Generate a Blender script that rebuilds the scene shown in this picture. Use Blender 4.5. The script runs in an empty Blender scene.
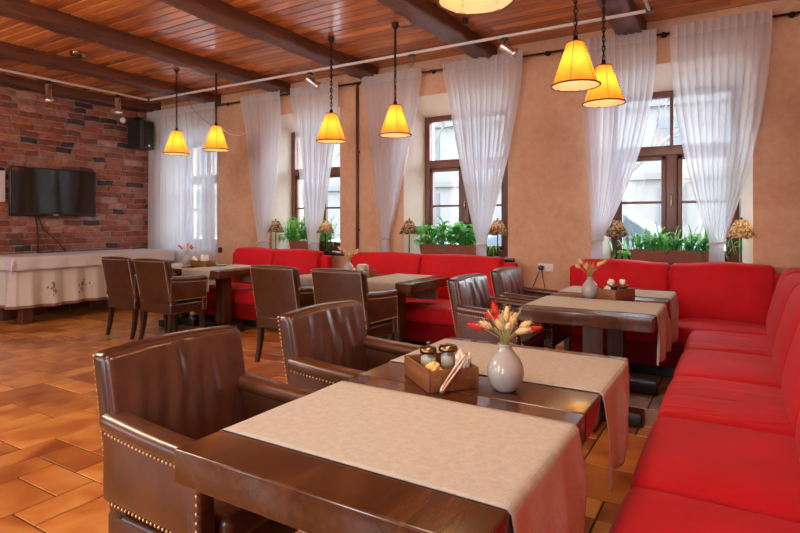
import bpy, math, random
from mathutils import Vector, Matrix
random.seed(7)
PI = math.pi
scene = bpy.context.scene
COL = scene.collection

# ------------------------------------------------------------------ mesh builder
class MB:
    def __init__(s):
        s.v, s.f, s.m, s.sm, s.val = [], [], [], [], []
    def add(s, vs, fs, mat=0, smooth=True, val=0.0, M=None):
        o = len(s.v)
        if M is not None:
            vs = [M @ Vector(p) for p in vs]
        s.v += [tuple(p) for p in vs]
        for f in fs:
            s.f.append(tuple(i + o for i in f)); s.m.append(mat); s.sm.append(smooth); s.val.append(val)
        return s
    def box(s, c, size, mat=0, val=0.0, M=None):
        x, y, z = c; a, b, d = size[0]/2, size[1]/2, size[2]/2
        vs = [(x+i*a, y+j*b, z+k*d) for i in (-1,1) for j in (-1,1) for k in (-1,1)]
        fs = [(0,1,3,2),(4,6,7,5),(0,4,5,1),(2,3,7,6),(0,2,6,4),(1,5,7,3)]
        return s.add(vs, fs, mat, False, val, M)
    def rbox(s, c, size, r=.01, n=(1,1,1), seg=2, fn=None, mat=0, val=0.0, M=None, smooth=True):
        h = [size[0]/2, size[1]/2, size[2]/2]; r = min(r, min(h)*.999)
        def ax(i):
            inn = h[i]-r
            a = [inn + r*math.tan(PI/4*k/seg) for k in range(seg+1)]
            mid = [-inn + 2*inn*k/n[i] for k in range(1, n[i])]
            return [-q for q in reversed(a)] + mid + a
        A = [ax(0), ax(1), ax(2)]
        idx, vs, fs = {}, [], []
        def V(p):
            k = (round(p[0],6), round(p[1],6), round(p[2],6))
            if k in idx: return idx[k]
            q = [max(-(h[i]-r), min(h[i]-r, p[i])) for i in range(3)]
            d = Vector((p[0]-q[0], p[1]-q[1], p[2]-q[2]))
            if d.length > 1e-9: d = d.normalized()*r
            w = (q[0]+d.x+c[0], q[1]+d.y+c[1], q[2]+d.z+c[2])
            if fn: w = fn(*w)
            idx[k] = len(vs); vs.append(w); return idx[k]
        for a in range(3):
            b, d = (a+1)%3, (a+2)%3
            for sg in (-1, 1):
                for i in range(len(A[b])-1):
                    for j in range(len(A[d])-1):
                        q = []
                        for (ii, jj) in ((i,j),(i+1,j),(i+1,j+1),(i,j+1)):
                            p = [0,0,0]; p[a] = sg*h[a]; p[b] = A[b][ii]; p[d] = A[d][jj]
                            q.append(V(p))
                        fs.append(tuple(q) if sg > 0 else tuple(reversed(q)))
        return s.add(vs, fs, mat, smooth, val, M)
    def tube(s, pts, r, n=8, mat=0, val=0.0, M=None, closed=False):
        P = [Vector(p) for p in pts]; N = len(P)
        rs = r if isinstance(r, (list, tuple)) else [r]*N
        T = []
        for i in range(N):
            if closed: t = P[(i+1)%N]-P[i-1]
            else: t = P[min(i+1,N-1)]-P[max(i-1,0)]
            T.append(t.normalized() if t.length > 1e-9 else Vector((0,0,1)))
        up = Vector((0,0,1)) if abs(T[0].z) < .9 else Vector((1,0,0))
        u = (up - T[0]*up.dot(T[0])).normalized()
        vs, fs = [], []
        for i in range(N):
            u = u - T[i]*u.dot(T[i])
            u = u.normalized() if u.length > 1e-6 else T[i].orthogonal().normalized()
            w = T[i].cross(u)
            for k in range(n):
                a = 2*PI*k/n
                vs.append(P[i] + (u*math.cos(a)+w*math.sin(a))*rs[i])
        for i in range(N if closed else N-1):
            j = (i+1) % N
            for k in range(n):
                fs.append((i*n+k, i*n+(k+1)%n, j*n+(k+1)%n, j*n+k))
        if not closed:
            fs.append(tuple(range(n-1,-1,-1))); fs.append(tuple((N-1)*n+k for k in range(n)))
        return s.add(vs, fs, mat, True, val, M)
    def lathe(s, prof, c=(0,0,0), n=24, mat=0, val=0.0, M=None, cap=True):
        vs, fs = [], []
        for (r, z) in prof:
            for k in range(n):
                a = 2*PI*k/n
                vs.append((c[0]+r*math.cos(a), c[1]+r*math.sin(a), c[2]+z))
        for i in range(len(prof)-1):
            for k in range(n):
                fs.append((i*n+k, i*n+(k+1)%n, (i+1)*n+(k+1)%n, (i+1)*n+k))
        if cap:
            fs.append(tuple(range(n-1,-1,-1))); fs.append(tuple((len(prof)-1)*n+k for k in range(n)))
        return s.add(vs, fs, mat, True, val, M)
    def ball(s, c, r, n=8, mat=0, val=0.0, M=None, sc=(1,1,1)):
        m = max(4, n//2)
        vs, fs = [(c[0],c[1],c[2]-r*sc[2])], []
        for i in range(1, m):
            t = PI*i/m
            for k in range(n):
                a = 2*PI*k/n
                vs.append((c[0]+r*sc[0]*math.sin(t)*math.cos(a), c[1]+r*sc[1]*math.sin(t)*math.sin(a), c[2]-r*sc[2]*math.cos(t)))
        vs.append((c[0],c[1],c[2]+r*sc[2]))
        for k in range(n): fs.append((0, 1+(k+1)%n, 1+k))
        for i in range(m-2):
            for k in range(n):
                fs.append((1+i*n+k, 1+i*n+(k+1)%n, 1+(i+1)*n+(k+1)%n, 1+(i+1)*n+k))
        L = len(vs)-1
        for k in range(n): fs.append((1+(m-2)*n+k, 1+(m-2)*n+(k+1)%n, L))
        return s.add(vs, fs, mat, True, val, M)
    def grid(s, fn, nu, nv, mat=0, val=0.0, M=None):
        vs = [fn(i/nu, j/nv) for j in range(nv+1) for i in range(nu+1)]
        fs = [(j*(nu+1)+i, j*(nu+1)+i+1, (j+1)*(nu+1)+i+1, (j+1)*(nu+1)+i) for j in range(nv) for i in range(nu)]
        return s.add(vs, fs, mat, True, val, M)
    def prism(s, poly, a0, a1, axis='y', mat=0, val=0.0, M=None, smooth=False):
        n = len(poly)
        def P(p, a):
            if axis == 'y': return (p[0], a, p[1])
            if axis == 'x': return (a, p[0], p[1])
            return (p[0], p[1], a)
        vs = [P(p,a0) for p in poly] + [P(p,a1) for p in poly]
        fs = [tuple(range(n)), tuple(range(2*n-1, n-1, -1))] + [(i, i+n, (i+1)%n+n, (i+1)%n) for i in range(n)]
        return s.add(vs, fs, mat, smooth, val, M)
    def build(s, name, mats, parent=None, loc=None):
        me = bpy.data.meshes.new(name)
        me.from_pydata(s.v, [], s.f)
        if not isinstance(mats, (list, tuple)): mats = [mats]
        for m in mats: me.materials.append(m)
        me.polygons.foreach_set('material_index', s.m)
        me.polygons.foreach_set('use_smooth', s.sm)
        at = me.attributes.new('rnd', 'FLOAT', 'FACE')
        at.data.foreach_set('value', s.val)
        me.update()
        o = bpy.data.objects.new(name, me)
        COL.objects.link(o)
        if parent: o.parent = parent
        if loc: o.location = loc
        return o

def fix_normals(o):
    import bmesh
    bm = bmesh.new(); bm.from_mesh(o.data)
    bmesh.ops.recalc_face_normals(bm, faces=bm.faces[:])
    bm.to_mesh(o.data); bm.free()
    return o

def tag(o, label=None, cat=None, group=None, kind=None):
    if label: o['label'] = label
    if cat: o['category'] = cat
    if group: o['group'] = group
    if kind: o['kind'] = kind
    return o

def thing(name, label, cat, loc=(0,0,0), rz=0, group=None):
    o = bpy.data.objects.new(name, None); COL.objects.link(o)
    o.empty_display_size = .1
    o.location = loc; o.rotation_euler = (0,0,rz)
    return tag(o, label, cat, group)

def kids(o):
    return [c for c in COL.objects if c.parent == o]

def copy_tree(o, parent=None):
    c = o.copy(); COL.objects.link(c)
    if parent: c.parent = parent
    for ch in kids(o): copy_tree(ch, c)
    return c

def dup(o, loc, rz, label):
    c = copy_tree(o)
    c.location = loc; c.rotation_euler = (0,0,rz); c['label'] = label
    return c

def structure(o, label=None):
    o['kind'] = 'structure'
    if label: o['label'] = label
    return o

# ------------------------------------------------------------------ materials
class N:
    def __init__(s, name):
        s.m = bpy.data.materials.new(name); s.m.use_nodes = True
        s.t = s.m.node_tree; s.t.nodes.clear()
        s.out = s.t.nodes.new('ShaderNodeOutputMaterial')
    def n(s, typ, **kw):
        x = s.t.nodes.new('ShaderNode'+typ)
        for k, v in kw.items():
            if k in x.inputs: x.inputs[k].default_value = v
            else: setattr(x, k, v)
        return x
    def l(s, a, b): s.t.links.new(a, b)
    def coord(s, scale=(1,1,1), src='Object', rot=(0,0,0)):
        tc = s.n('TexCoord'); mp = s.n('Mapping')
        mp.inputs['Scale'].default_value = scale; mp.inputs['Rotation'].default_value = rot
        s.l(tc.outputs[src], mp.inputs[0]); return mp.outputs[0]
    def noise(s, vec, scale, detail=4, rough=.55, dist=0):
        x = s.n('TexNoise'); x.inputs['Scale'].default_value = scale; x.inputs['Detail'].default_value = detail
        x.inputs['Roughness'].default_value = rough; x.inputs['Distortion'].default_value = dist
        s.l(vec, x.inputs['Vector']); return x.outputs['Fac']
    def ramp(s, fac, stops):
        x = s.n('ValToRGB'); e = x.color_ramp.elements
        while len(e) > 1: e.remove(e[-1])
        e[0].position = stops[0][0]; e[0].color = (*stops[0][1], 1)
        for p, c in stops[1:]:
            q = e.new(p); q.color = (*c, 1)
        s.l(fac, x.inputs[0]); return x.outputs[0]
    def mix(s, a, b, fac, mode='MIX'):
        x = s.n('Mix'); x.data_type = 'RGBA'; x.blend_type = mode
        for i, v in ((0, fac), (6, a), (7, b)):
            if hasattr(v, 'is_output'): s.l(v, x.inputs[i])
            elif i == 0: x.inputs[0].default_value = v
            else: x.inputs[i].default_value = (*v, 1)
        return x.outputs[2]
    def math(s, op, a, b=None):
        x = s.n('Math'); x.operation = op
        for i, v in ((0,a),(1,b)):
            if v is None: continue
            if hasattr(v, 'is_output'): s.l(v, x.inputs[i])
            else: x.inputs[i].default_value = v
        return x.outputs[0]
    def attr(s, name='rnd'):
        x = s.n('Attribute'); x.attribute_name = name; return x.outputs['Fac']
    def bump(s, h, strength=.3, dist=.01, prev=None):
        x = s.n('Bump'); x.inputs['Strength'].default_value = strength; x.inputs['Distance'].default_value = dist
        s.l(h, x.inputs['Height'])
        if prev: s.l(prev, x.inputs['Normal'])
        return x.outputs[0]
    def bsdf(s, color, rough=.5, normal=None, metal=0, coat=0, coat_r=.1, sheen=0, spec=.5, emit=None, es=0, sub=0):
        b = s.n('BsdfPrincipled')
        if hasattr(color, 'is_output'): s.l(color, b.inputs['Base Color'])
        else: b.inputs['Base Color'].default_value = (*color, 1)
        if hasattr(rough, 'is_output'): s.l(rough, b.inputs['Roughness'])
        else: b.inputs['Roughness'].default_value = rough
        b.inputs['Metallic'].default_value = metal
        b.inputs['Coat Weight'].default_value = coat; b.inputs['Coat Roughness'].default_value = coat_r
        b.inputs['Sheen Weight'].default_value = sheen
        b.inputs['Specular IOR Level'].default_value = spec
        if emit:
            b.inputs['Emission Color'].default_value = (*emit, 1); b.inputs['Emission Strength'].default_value = es
        if normal: s.l(normal, b.inputs['Normal'])
        s.l(b.outputs[0], s.out.inputs[0]); return s.m

def plain(name, color, rough=.5, metal=0, coat=0, var=.12, scale=30, bump=.05, spec=.5, sheen=0):
    s = N(name); v = s.coord(); f = s.noise(v, scale)
    c2 = tuple(max(0, c*(1-var)) for c in color); c3 = tuple(min(1, c*(1+var)) for c in color)
    c = s.ramp(f, [(.3, c2), (.7, c3)])
    return s.bsdf(c, rough, s.bump(f, bump, .004), metal, coat, spec=spec, sheen=sheen)

def wood(name, ca, cb, axis=0, scale=6, rough=.35, coat=.0, bump=.15, attr=False, tint=None, spec=.5):
    s = N(name); sc = [scale]*3; sc[axis] = scale*.12
    v = s.coord(tuple(sc))
    if attr:
        ad = s.n('VectorMath'); ad.operation = 'ADD'
        cb_ = s.n('CombineXYZ'); a = s.math('MULTIPLY', s.attr(), 37.0)
        for i in range(3): s.l(a, cb_.inputs[i])
        s.l(v, ad.inputs[0]); s.l(cb_.outputs[0], ad.inputs[1]); v = ad.outputs[0]
    f = s.noise(v, 2.2, 6, .6, 1.2); g = s.noise(v, 12, 3, .7)
    h = s.math('ADD', s.math('MULTIPLY', f, .7), s.math('MULTIPLY', g, .3))
    c = s.ramp(h, [(.32, ca), (.52, tuple((a+b)/2 for a, b in zip(ca, cb))), (.68, cb)])
    if attr:
        c = s.mix(c, s.ramp(s.attr(), tint or [(0,(.75,.75,.75)),(1,(1.2,1.15,1.1))]), 1.0, 'MULTIPLY')
    return s.bsdf(c, rough, s.bump(h, bump, .004), 0, coat, .12, spec=spec)

M = {}
M['table_wood'] = wood('table_wood', (.034,.010,.0035), (.115,.041,.014), 1, 5, .20, .35, .08)
M['post_wood'] = wood('post_wood', (.055,.018,.008), (.135,.048,.020), 2, 6, .35, .1)
M['black_wood'] = wood('black_wood', (.010,.008,.007), (.028,.020,.016), 0, 6, .30, .15)
M['leg_wood'] = wood('leg_wood', (.018,.009,.006), (.05,.024,.014), 2, 9, .35, .15)
M['box_wood'] = wood('box_wood', (.13,.042,.014), (.30,.12,.045), 0, 16, .42, .05)
M['beam_wood'] = wood('beam_wood', (.050,.015,.007), (.155,.050,.024), 1, 6, .55, .0, .9)
M['frame_wood'] = wood('frame_wood', (.10,.031,.015), (.17,.056,.027), 2, 6, .40, .05)
M['sill_wood'] = wood('sill_wood', (.02,.011,.008), (.05,.026,.018), 0, 6, .25, .2)
M['ceiling_wood'] = wood('ceiling_wood', (.31,.085,.019), (.64,.225,.057), 0, 5, .24, .35, .12, True,
                         [(0,(.62,.55,.5)),(.5,(.95,.92,.9)),(1,(1.25,1.3,1.35))])

def m_leather(name, a, b, worn=False):
    s = N(name); v = s.coord()
    f = s.noise(v, 9, 5, .6); c = s.ramp(f, [(.3, a), (.72, b)])
    fine = s.n('TexVoronoi'); fine.inputs['Scale'].default_value = 260; s.l(v, fine.inputs['Vector'])
    nb = s.bump(fine.outputs['Distance'], .03, .001)
    if worn:
        w = s.noise(s.coord((4, 17, 1.4)), 1.4, 3, .55, .5)
        nb = s.bump(w, .25, .010, nb)
        c = s.mix(c, tuple(x*1.35 for x in b), s.math('MULTIPLY', w, .35))
    else:
        nb = s.bump(s.noise(v, 6, 3), .25, .012, nb)
    return s.bsdf(c, s.ramp(f, [(.3,(.29,)*3),(.7,(.40,)*3)]), nb, 0, .65, .2)
M['leather'] = m_leather('brown_leather', (.027,.008,.004), (.062,.019,.008))
M['leather_arm'] = m_leather('tan_arm_leather', (.045,.0135,.0048), (.105,.035,.011))
M['leather_pad'] = m_leather('creased_leather', (.040,.0115,.0065), (.085,.026,.014), True)
M['brass'] = plain('nail_brass', (.85,.64,.38), .35, 1, 0, .1)

def m_red(name, crease=False):
    s = N(name); v = s.coord()
    f = s.noise(v, 260, 2, .7); g = s.noise(v, 3, 4)
    c = s.ramp(g, [(.3,(.48,.003,.009)),(.7,(.61,.007,.020))])
    c = s.mix(c, (.80,.10,.13), s.math('MULTIPLY', s.math('GREATER_THAN', f, .60), .10))
    w1 = s.n('TexWave'); w1.inputs['Scale'].default_value = 120; s.l(v, w1.inputs['Vector']); w1.bands_direction = 'X'
    w2 = s.n('TexWave'); w2.inputs['Scale'].default_value = 120; s.l(v, w2.inputs['Vector']); w2.bands_direction = 'Y'
    nb = s.bump(s.math('ADD', w1.outputs['Fac'], w2.outputs['Fac']), .12, .002)
    nb = s.bump(f, .25, .002, nb)
    if crease:
        k = s.noise(s.coord((6.5, 1.1, 2)), 1.5, 2, .4, .3)
        nb = s.bump(s.ramp(k, [(.44,(0,)*3),(.52,(1,)*3),(.6,(.85,)*3)]), .5, .014, nb)
    else:
        nb = s.bump(g, .35, .02, nb)
    return s.bsdf(c, .7, nb, 0, 0, .1, .06, .22)
M['red'] = m_red('red_fabric'); M['red_crease'] = m_red('red_fabric_creased', True)
M['red_dark'] = plain('red_base_fabric', (.26,.002,.006), .8, 0, 0, .15, 60, .2, .2)

def m_linen(name, a, b, sc=70):
    s = N(name); v0 = s.coord(); sp_ = s.n('SeparateXYZ'); s.l(v0, sp_.inputs[0]); cx_ = s.n('CombineXYZ')
    s.l(s.math('ADD', sp_.outputs[0], sp_.outputs[2]), cx_.inputs[0]); s.l(sp_.outputs[1], cx_.inputs[1]); v = cx_.outputs[0]
    w1 = s.n('TexWave'); w1.inputs['Scale'].default_value = sc; w1.inputs['Distortion'].default_value = 1.2; w1.bands_direction = 'X'; s.l(v, w1.inputs['Vector'])
    w2 = s.n('TexWave'); w2.inputs['Scale'].default_value = sc; w2.inputs['Distortion'].default_value = 1.2; w2.bands_direction = 'Y'; s.l(v, w2.inputs['Vector'])
    h = s.math('MULTIPLY', s.math('ADD', w1.outputs['Fac'], w2.outputs['Fac']), .5)
    n = s.noise(v, 45, 5, .7)
    c = s.ramp(s.math('ADD', s.math('MULTIPLY', h, .5), s.math('MULTIPLY', n, .5)), [(.3, a), (.7, b)])
    return s.bsdf(c, .85, s.bump(h, .3, .002), sheen=.1, spec=.2)
M['linen'] = m_linen('beige_linen', (.32,.295,.262), (.59,.555,.50))
M['tablecloth'] = m_linen('white_cloth', (.56,.52,.53), (.68,.64,.65))
M['skirt'] = m_linen('cream_skirt_cloth', (.52,.46,.40), (.66,.60,.54))
M['hem'] = plain('brown_hem', (.24,.10,.085), .8)
M['embroid'] = plain('embroidery_thread', (.27,.18,.16), .8)

s = N('peach_plaster'); v = s.coord()
f = s.noise(v, 1.6, 6, .6, .4); g = s.noise(v, 14, 5, .65)
c = s.ramp(s.math('ADD', s.math('MULTIPLY', f, .65), s.math('MULTIPLY', g, .35)), [(.34,(.48,.270,.160)),(.5,(.57,.345,.218)),(.68,(.65,.42,.29))])
M['plaster'] = s.bsdf(c, .62, s.bump(g, .22, .012), spec=.3)
M['reveal'] = plain('cream_reveal_paint', (.74,.66,.56), .7, 0, 0, .04, 8, .1)
M['white'] = plain('white_paint', (.75,.74,.72), .45, 0, 0, .03)

s = N('brick'); v = s.coord()
f = s.noise(v, 11, 6, .65); g = s.noise(v, 50, 4, .7)
base = s.ramp(s.attr(), [(0,(.055,.038,.042)),(.09,(.075,.045,.045)),(.13,(.20,.062,.042)),(.40,(.33,.092,.050)),(.62,(.40,.125,.068)),(.78,(.36,.17,.14)),(.90,(.47,.19,.115)),(1,(.50,.30,.24))])
c = s.mix(base, s.ramp(f, [(.3,(.55,.50,.5)),(.6,(1,1,1)),(.75,(1.3,1.35,1.4))]), 1, 'MULTIPLY')
c = s.mix(c, (.42,.36,.33), s.ramp(g, [(.58,(0,)*3),(.75,(.35,)*3)]))
M['brick'] = s.bsdf(c, .68, s.bump(s.math('ADD', f, g), .6, .012), spec=.3)
M['mortar'] = plain('mortar', (.30,.255,.235), .9, 0, 0, .25, 40, .4)

s = N('terracotta'); v = s.coord()
ad = s.n('VectorMath'); ad.operation = 'ADD'; cb_ = s.n('CombineXYZ'); a_ = s.math('MULTIPLY', s.attr(), 53.0)
s.l(a_, cb_.inputs[0]); s.l(a_, cb_.inputs[2]); s.l(v, ad.inputs[0]); s.l(cb_.outputs[0], ad.inputs[1])
f = s.noise(ad.outputs[0], 3.2, 4, .5, .6); g = s.noise(ad.outputs[0], 14, 3, .6)
c = s.ramp(f, [(.28,(.34,.088,.018)),(.48,(.56,.200,.045)),(.6,(.64,.275,.070)),(.78,(.68,.34,.115))])
c = s.mix(c, s.ramp(s.attr(), [(0,(.68,.56,.48)),(.5,(.98,.98,.98)),(1,(1.2,1.22,1.2))]), 1, 'MULTIPLY')
M['tile'] = s.bsdf(c, s.ramp(g, [(.3,(.285,)*3),(.7,(.34,)*3)]), s.bump(s.math('ADD', f, s.math('MULTIPLY', g, .3)), .10, .006), 0, .25, .12)
M['grout'] = plain('grout', (.045,.025,.014), .9)

M['ceramic'] = plain('grey_glazed_ceramic', (.37,.36,.345), .18, 0, .4, .06, 6, .02)
M['black'] = plain('black_plastic', (.012,.012,.014), .35, 0, 0, .1)
M['iron'] = plain('dark_iron', (.035,.025,.02), .45, .8, 0, .2)
M['chrome'] = plain('chrome', (.85,.85,.86), .28, 1, 0, .03)
M['bronze'] = plain('bronze_lid', (.22,.14,.08), .25, 1, 0, .15)
M['track'] = plain('track_white', (.62,.60,.58), .4, 0, 0, .04)
M['screen'] = plain('tv_screen', (.004,.004,.006), .06, 0, .5, .02, 5, 0)
M['planter'] = plain('planter_brown', (.23,.062,.032), .55, 0, 0, .12, 14, .08)
M['soil'] = plain('soil', (.03,.02,.012), .95, 0, 0, .4, 60, .5)
M['terra_pot'] = plain('small_clay_pot', (.14,.05,.03), .6)
M['sugar'] = plain('sugar_cubes', (.80,.56,.20), .6, 0, 0, .2, 80, .2)
M['napkin'] = plain('napkin_white', (.78,.74,.66), .8, 0, 0, .06)
M['cord'] = plain('cord_black', (.02,.016,.013), .6)
M['pipe'] = plain('brown_pipe', (.11,.05,.028), .45)

def m_leaf(name, a, b):
    s = N(name); v = s.coord(); f = s.noise(v, 22, 3)
    c = s.ramp(f, [(.3, a), (.7, b)])
    p = s.n('BsdfPrincipled'); s.l(c, p.inputs['Base Color']); p.inputs['Roughness'].default_value = .32
    t = s.n('BsdfTranslucent'); s.l(s.mix(c, (.9,1,.3), .25), t.inputs[0])
    mx = s.n('MixShader'); mx.inputs[0].default_value = .45
    s.l(p.outputs[0], mx.inputs[1]); s.l(t.outputs[0], mx.inputs[2]); s.l(mx.outputs[0], s.out.inputs[0])
    return s.m
M['leaf'] = m_leaf('leaf_green', (.03,.30,.06), (.07,.52,.12))
M['leaf2'] = m_leaf('leaf_bright', (.06,.36,.05), (.16,.58,.10))
M['leaf3'] = m_leaf('leaf_deep', (.025,.26,.07), (.06,.46,.12))

def m_cloth(name, col, trans, tr_col=(1,1,1), tf=.66):
    s = N(name); v = s.coord((1,1,1)); f = s.noise(v, 160, 2)
    d = s.n('BsdfDiffuse'); d.inputs[0].default_value = (*col, 1)
    t = s.n('BsdfTranslucent'); t.inputs[0].default_value = (*tr_col, 1)
    m1 = s.n('MixShader'); m1.inputs[0].default_value = tf
    s.l(d.outputs[0], m1.inputs[1]); s.l(t.outputs[0], m1.inputs[2])
    tp = s.n('BsdfTransparent'); m2 = s.n('MixShader')
    fac = s.math('MULTIPLY_ADD', f, .16); fac.node.inputs[2].default_value = 1-trans-.08
    s.l(fac, m2.inputs[0]); s.l(tp.outputs[0], m2.inputs[1]); s.l(m1.outputs[0], m2.inputs[2])
    s.l(m2.outputs[0], s.out.inputs[0]); return s.m
M['sheer'] = m_cloth('sheer_white', (.88,.90,.95), .33, (.94,.96,1.0))
M['sheer3'] = m_cloth('sheer_thin', (.86,.89,.95), .62, (.9,.94,1.0))
M['sheer2'] = m_cloth('sheer_heading', (.90,.87,.88), .10, (.8,.77,.78))

def m_shade(name, ca, cb, kind):
    s = N(name); v = s.coord()
    if kind == 'mosaic':
        x = s.n('TexVoronoi'); x.inputs['Scale'].default_value = 64; s.l(v, x.inputs['Vector'])
        fac = s.n('SeparateColor'); s.l(x.outputs['Color'], fac.inputs[0]); fac = fac.outputs[0]
    else:
        fac = s.noise(v, 9, 4)
    c = s.ramp(fac, [(.3, ca), (.7, cb)])
    d = s.n('BsdfDiffuse'); t = s.n('BsdfTranslucent'); s.l(c, t.inputs[0])
    if kind == 'parch':      # pale lining on the inner face
        ge = s.n('NewGeometry'); s.l(s.mix(c, (.90,.82,.66), ge.outputs['Backfacing']), d.inputs[0])
    else: s.l(c, d.inputs[0])
    mx = s.n('MixShader'); mx.inputs[0].default_value = .55
    s.l(d.outputs[0], mx.inputs[1]); s.l(t.outputs[0], mx.inputs[2]); s.l(mx.outputs[0], s.out.inputs[0])
    return s.m
M['shade'] = m_shade('parchment_shade', (.76,.27,.030), (.84,.37,.060), 'parch')
M['mosaic'] = m_shade('mosaic_shade', (.085,.055,.04), (.40,.30,.22), 'mosaic')
M['bulb'] = N('warm_bulb').bsdf((1,.9,.7), .4, emit=(1,.80,.48), es=4)
M['small_bulb'] = N('dim_bulb').bsdf((1,.9,.7), .4, emit=(1,.74,.40), es=1.2)
M['lens'] = N('spot_lens').bsdf((1,.95,.85), .3, emit=(1,.88,.65), es=1.2)

def m_glass(name, rough=.02, tint=(1,1,1), fac=.10):
    s = N(name); tp = s.n('BsdfTransparent'); tp.inputs[0].default_value = (*tint, 1)
    g = s.n('BsdfGlossy'); g.inputs['Roughness'].default_value = rough
    mx = s.n('MixShader'); mx.inputs[0].default_value = fac
    s.l(tp.outputs[0], mx.inputs[1]); s.l(g.outputs[0], mx.inputs[2]); s.l(mx.outputs[0], s.out.inputs[0])
    return s.m
M['glass'] = m_glass('window_glass', fac=.05)
M['jar_glass'] = m_glass('jar_glass', .03, (.92,.94,.94), .10)
M['toothpick'] = plain('sugar_stick', (.82,.78,.70), .6)
M['tail_cream'] = plain('bunny_tail_cream', (.72,.55,.30), .95, 0, 0, .15, 120, .5)
M['tail_red'] = plain('bunny_tail_red', (.62,.03,.015), .95, 0, 0, .2, 120, .5)
M['stem'] = plain('dry_stem', (.45,.33,.12), .9)
M['stem_green'] = plain('green_dry_grass', (.42,.40,.16), .9)

M['facade'] = plain('facade_stucco', (.105,.102,.097), .9, 0, 0, .05, 2, .05)
M['facade2'] = plain('facade_trim', (.08,.078,.074), .9, 0, 0, .04, 3, .05)
M['facade_glass'] = plain('facade_window_glass', (.038,.048,.058), .5, 0, .0, .2, 1, 0)
M['asphalt'] = plain('asphalt', (.34,.34,.34), .9, 0, 0, .1, 20, .1)
M['car'] = plain('car_paint', (.10,.12,.15), .4, 0, .1, .02, 2, 0)
M['bark'] = plain('tree_bark', (.10,.095,.085), .95, 0, 0, .3, 12, .5)
M['paper'] = plain('paper_white', (.72,.71,.70), .7, 0, 0, .02)

# ------------------------------------------------------------------ room shell
XL, XR, YB, YF, ZC = -8.45, .62, -2.6, 5.85, 3.24

# floor : modular terracotta tiles
def build_floor():
    b = MB(); u = .186; nx, ny = int((XR-XL)/u)+2, int((YF-YB)/u)+2
    b.box(((XL+XR)/2, (YF+YB)/2+.1, -.064), (XR-XL+.8, YF-YB+.9, .12), 1)
    used = [[False]*ny for _ in range(nx)]
    ox, oy = -2.94 - u*round((-2.94-XL)/u) - u*0, 1.587 - u*round((1.587-YB)/u)
    rr = random.Random(3)
    for i in range(nx):
        for j in range(ny):
            if used[i][j]: continue
            opts = [(2,2)]*5 + [(2,1)]*3 + [(1,2)]*4 + [(1,1)]*2 + [(2,3)]*3
            rr.shuffle(opts)
            for (w, h) in opts + [(1,1)]:
                if i+w <= nx and j+h <= ny and all(not used[a][c] for a in range(i,i+w) for c in range(j,j+h)): break
            for a in range(i,i+w):
                for c in range(j,j+h): used[a][c] = True
            x0, x1 = max(XL, ox+i*u), min(XR, ox+(i+w)*u)
            y0, y1 = max(YB, oy+j*u), min(YF, oy+(j+h)*u)
            if x1-x0 < .02 or y1-y0 < .02: continue
            g, e = .0042, .0022
            x0 += g; x1 -= g; y0 += g; y1 -= g
            vs = [(x0,y0,-.004),(x1,y0,-.004),(x1,y1,-.004),(x0,y1,-.004),(x0+e,y0+e,0),(x1-e,y0+e,0),(x1-e,y1-e,0),(x0+e,y1-e,0)]
            b.add(vs, [(4,5,6,7),(0,1,5,4),(1,2,6,5),(2,3,7,6),(3,0,4,7)], 0, False, rr.random())
    return structure(b.build('floor', [M['tile'], M['grout']]), 'orange terracotta tile floor')
build_floor()

# ceiling : varnished boards running along the window wall
def build_ceiling():
    b = MB(); rr = random.Random(5); w = .118; y = YB
    b.box(((XL+XR)/2, (YF+YB)/2, ZC+.06), (XR-XL+.6, YF-YB+1.0, .06), 1)
    while y < YF:
        x = XL - rr.random()*3
        while x < XR:
            L = 3.0 + rr.random()*1.5
            x0, x1 = max(XL, x)+.001, min(XR, x+L)-.001
            if x1 > x0+.02:
                e = .009; y0, y1 = y+.0022, min(YF, y+w)-.0022
                vs = [(x0,y0,ZC+.03),(x1,y0,ZC+.03),(x1,y1,ZC+.03),(x0,y1,ZC+.03),(x0,y0,ZC+e),(x1,y0,ZC+e),(x1,y1,ZC+e),(x0,y1,ZC+e),(x0,y0+e,ZC),(x1,y0+e,ZC),(x1,y1-e,ZC),(x0,y1-e,ZC)]
                b.add(vs, [(11,10,9,8),(8,9,5,4),(10,11,7,6),(4,5,1,0),(6,7,3,2),(9,10,6,5),(11,8,4,7)], 0, False, rr.random())
            x += L
        y += w
    return structure(b.build('ceiling', [M['ceiling_wood'], M['black_wood']]), 'varnished pine board ceiling')
build_ceiling()

# brick wall (left)
def build_brick():
    b = MB(); rr = random.Random(11); ph, pl = .089, .255; z = 0; row = 0
    b.box((XL-.10, (YB+YF)/2, ZC/2-.05), (.19, YF-YB+.6, ZC+.1), 1)
    while z < ZC-.02:
        y = YB - (pl/2 if row % 2 else 0) - rr.random()*.05
        while y < YF:
            L = pl*(.72+.55*rr.random()); y0, y1 = max(YB, y+.008), min(YF, y+L-.008)
            if y1-y0 > .03:
                zz1 = min(ZC-.003, z+ph-.011)
                jd = rr.uniform(-.004, .006); val = rr.random()
                b.rbox((XL-.012+jd, (y0+y1)/2, (z+.003+zz1)/2), (.04, y1-y0, zz1-z-.003), .007, (1,1,1), 1, None, 0, val, smooth=False,
                       fn=None) if False else b.rbox((XL-.012+jd, (y0+y1)/2, (z+.003+zz1)/2), (.04, y1-y0, zz1-z-.003), .007, (1,3,2), 1,
                       (lambda a, c_, d_, q=rr.random()*9: (a+.006*math.sin(c_*31+q)*math.cos(d_*47+q*2), c_+.006*math.sin(d_*60+q), d_+.006*math.sin(c_*23+q))), 0, val)
            y += L
        z += ph; row += 1
    return structure(b.build('wall_left', [M['brick'], M['mortar']]), 'red brick wall')
build_brick()

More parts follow.
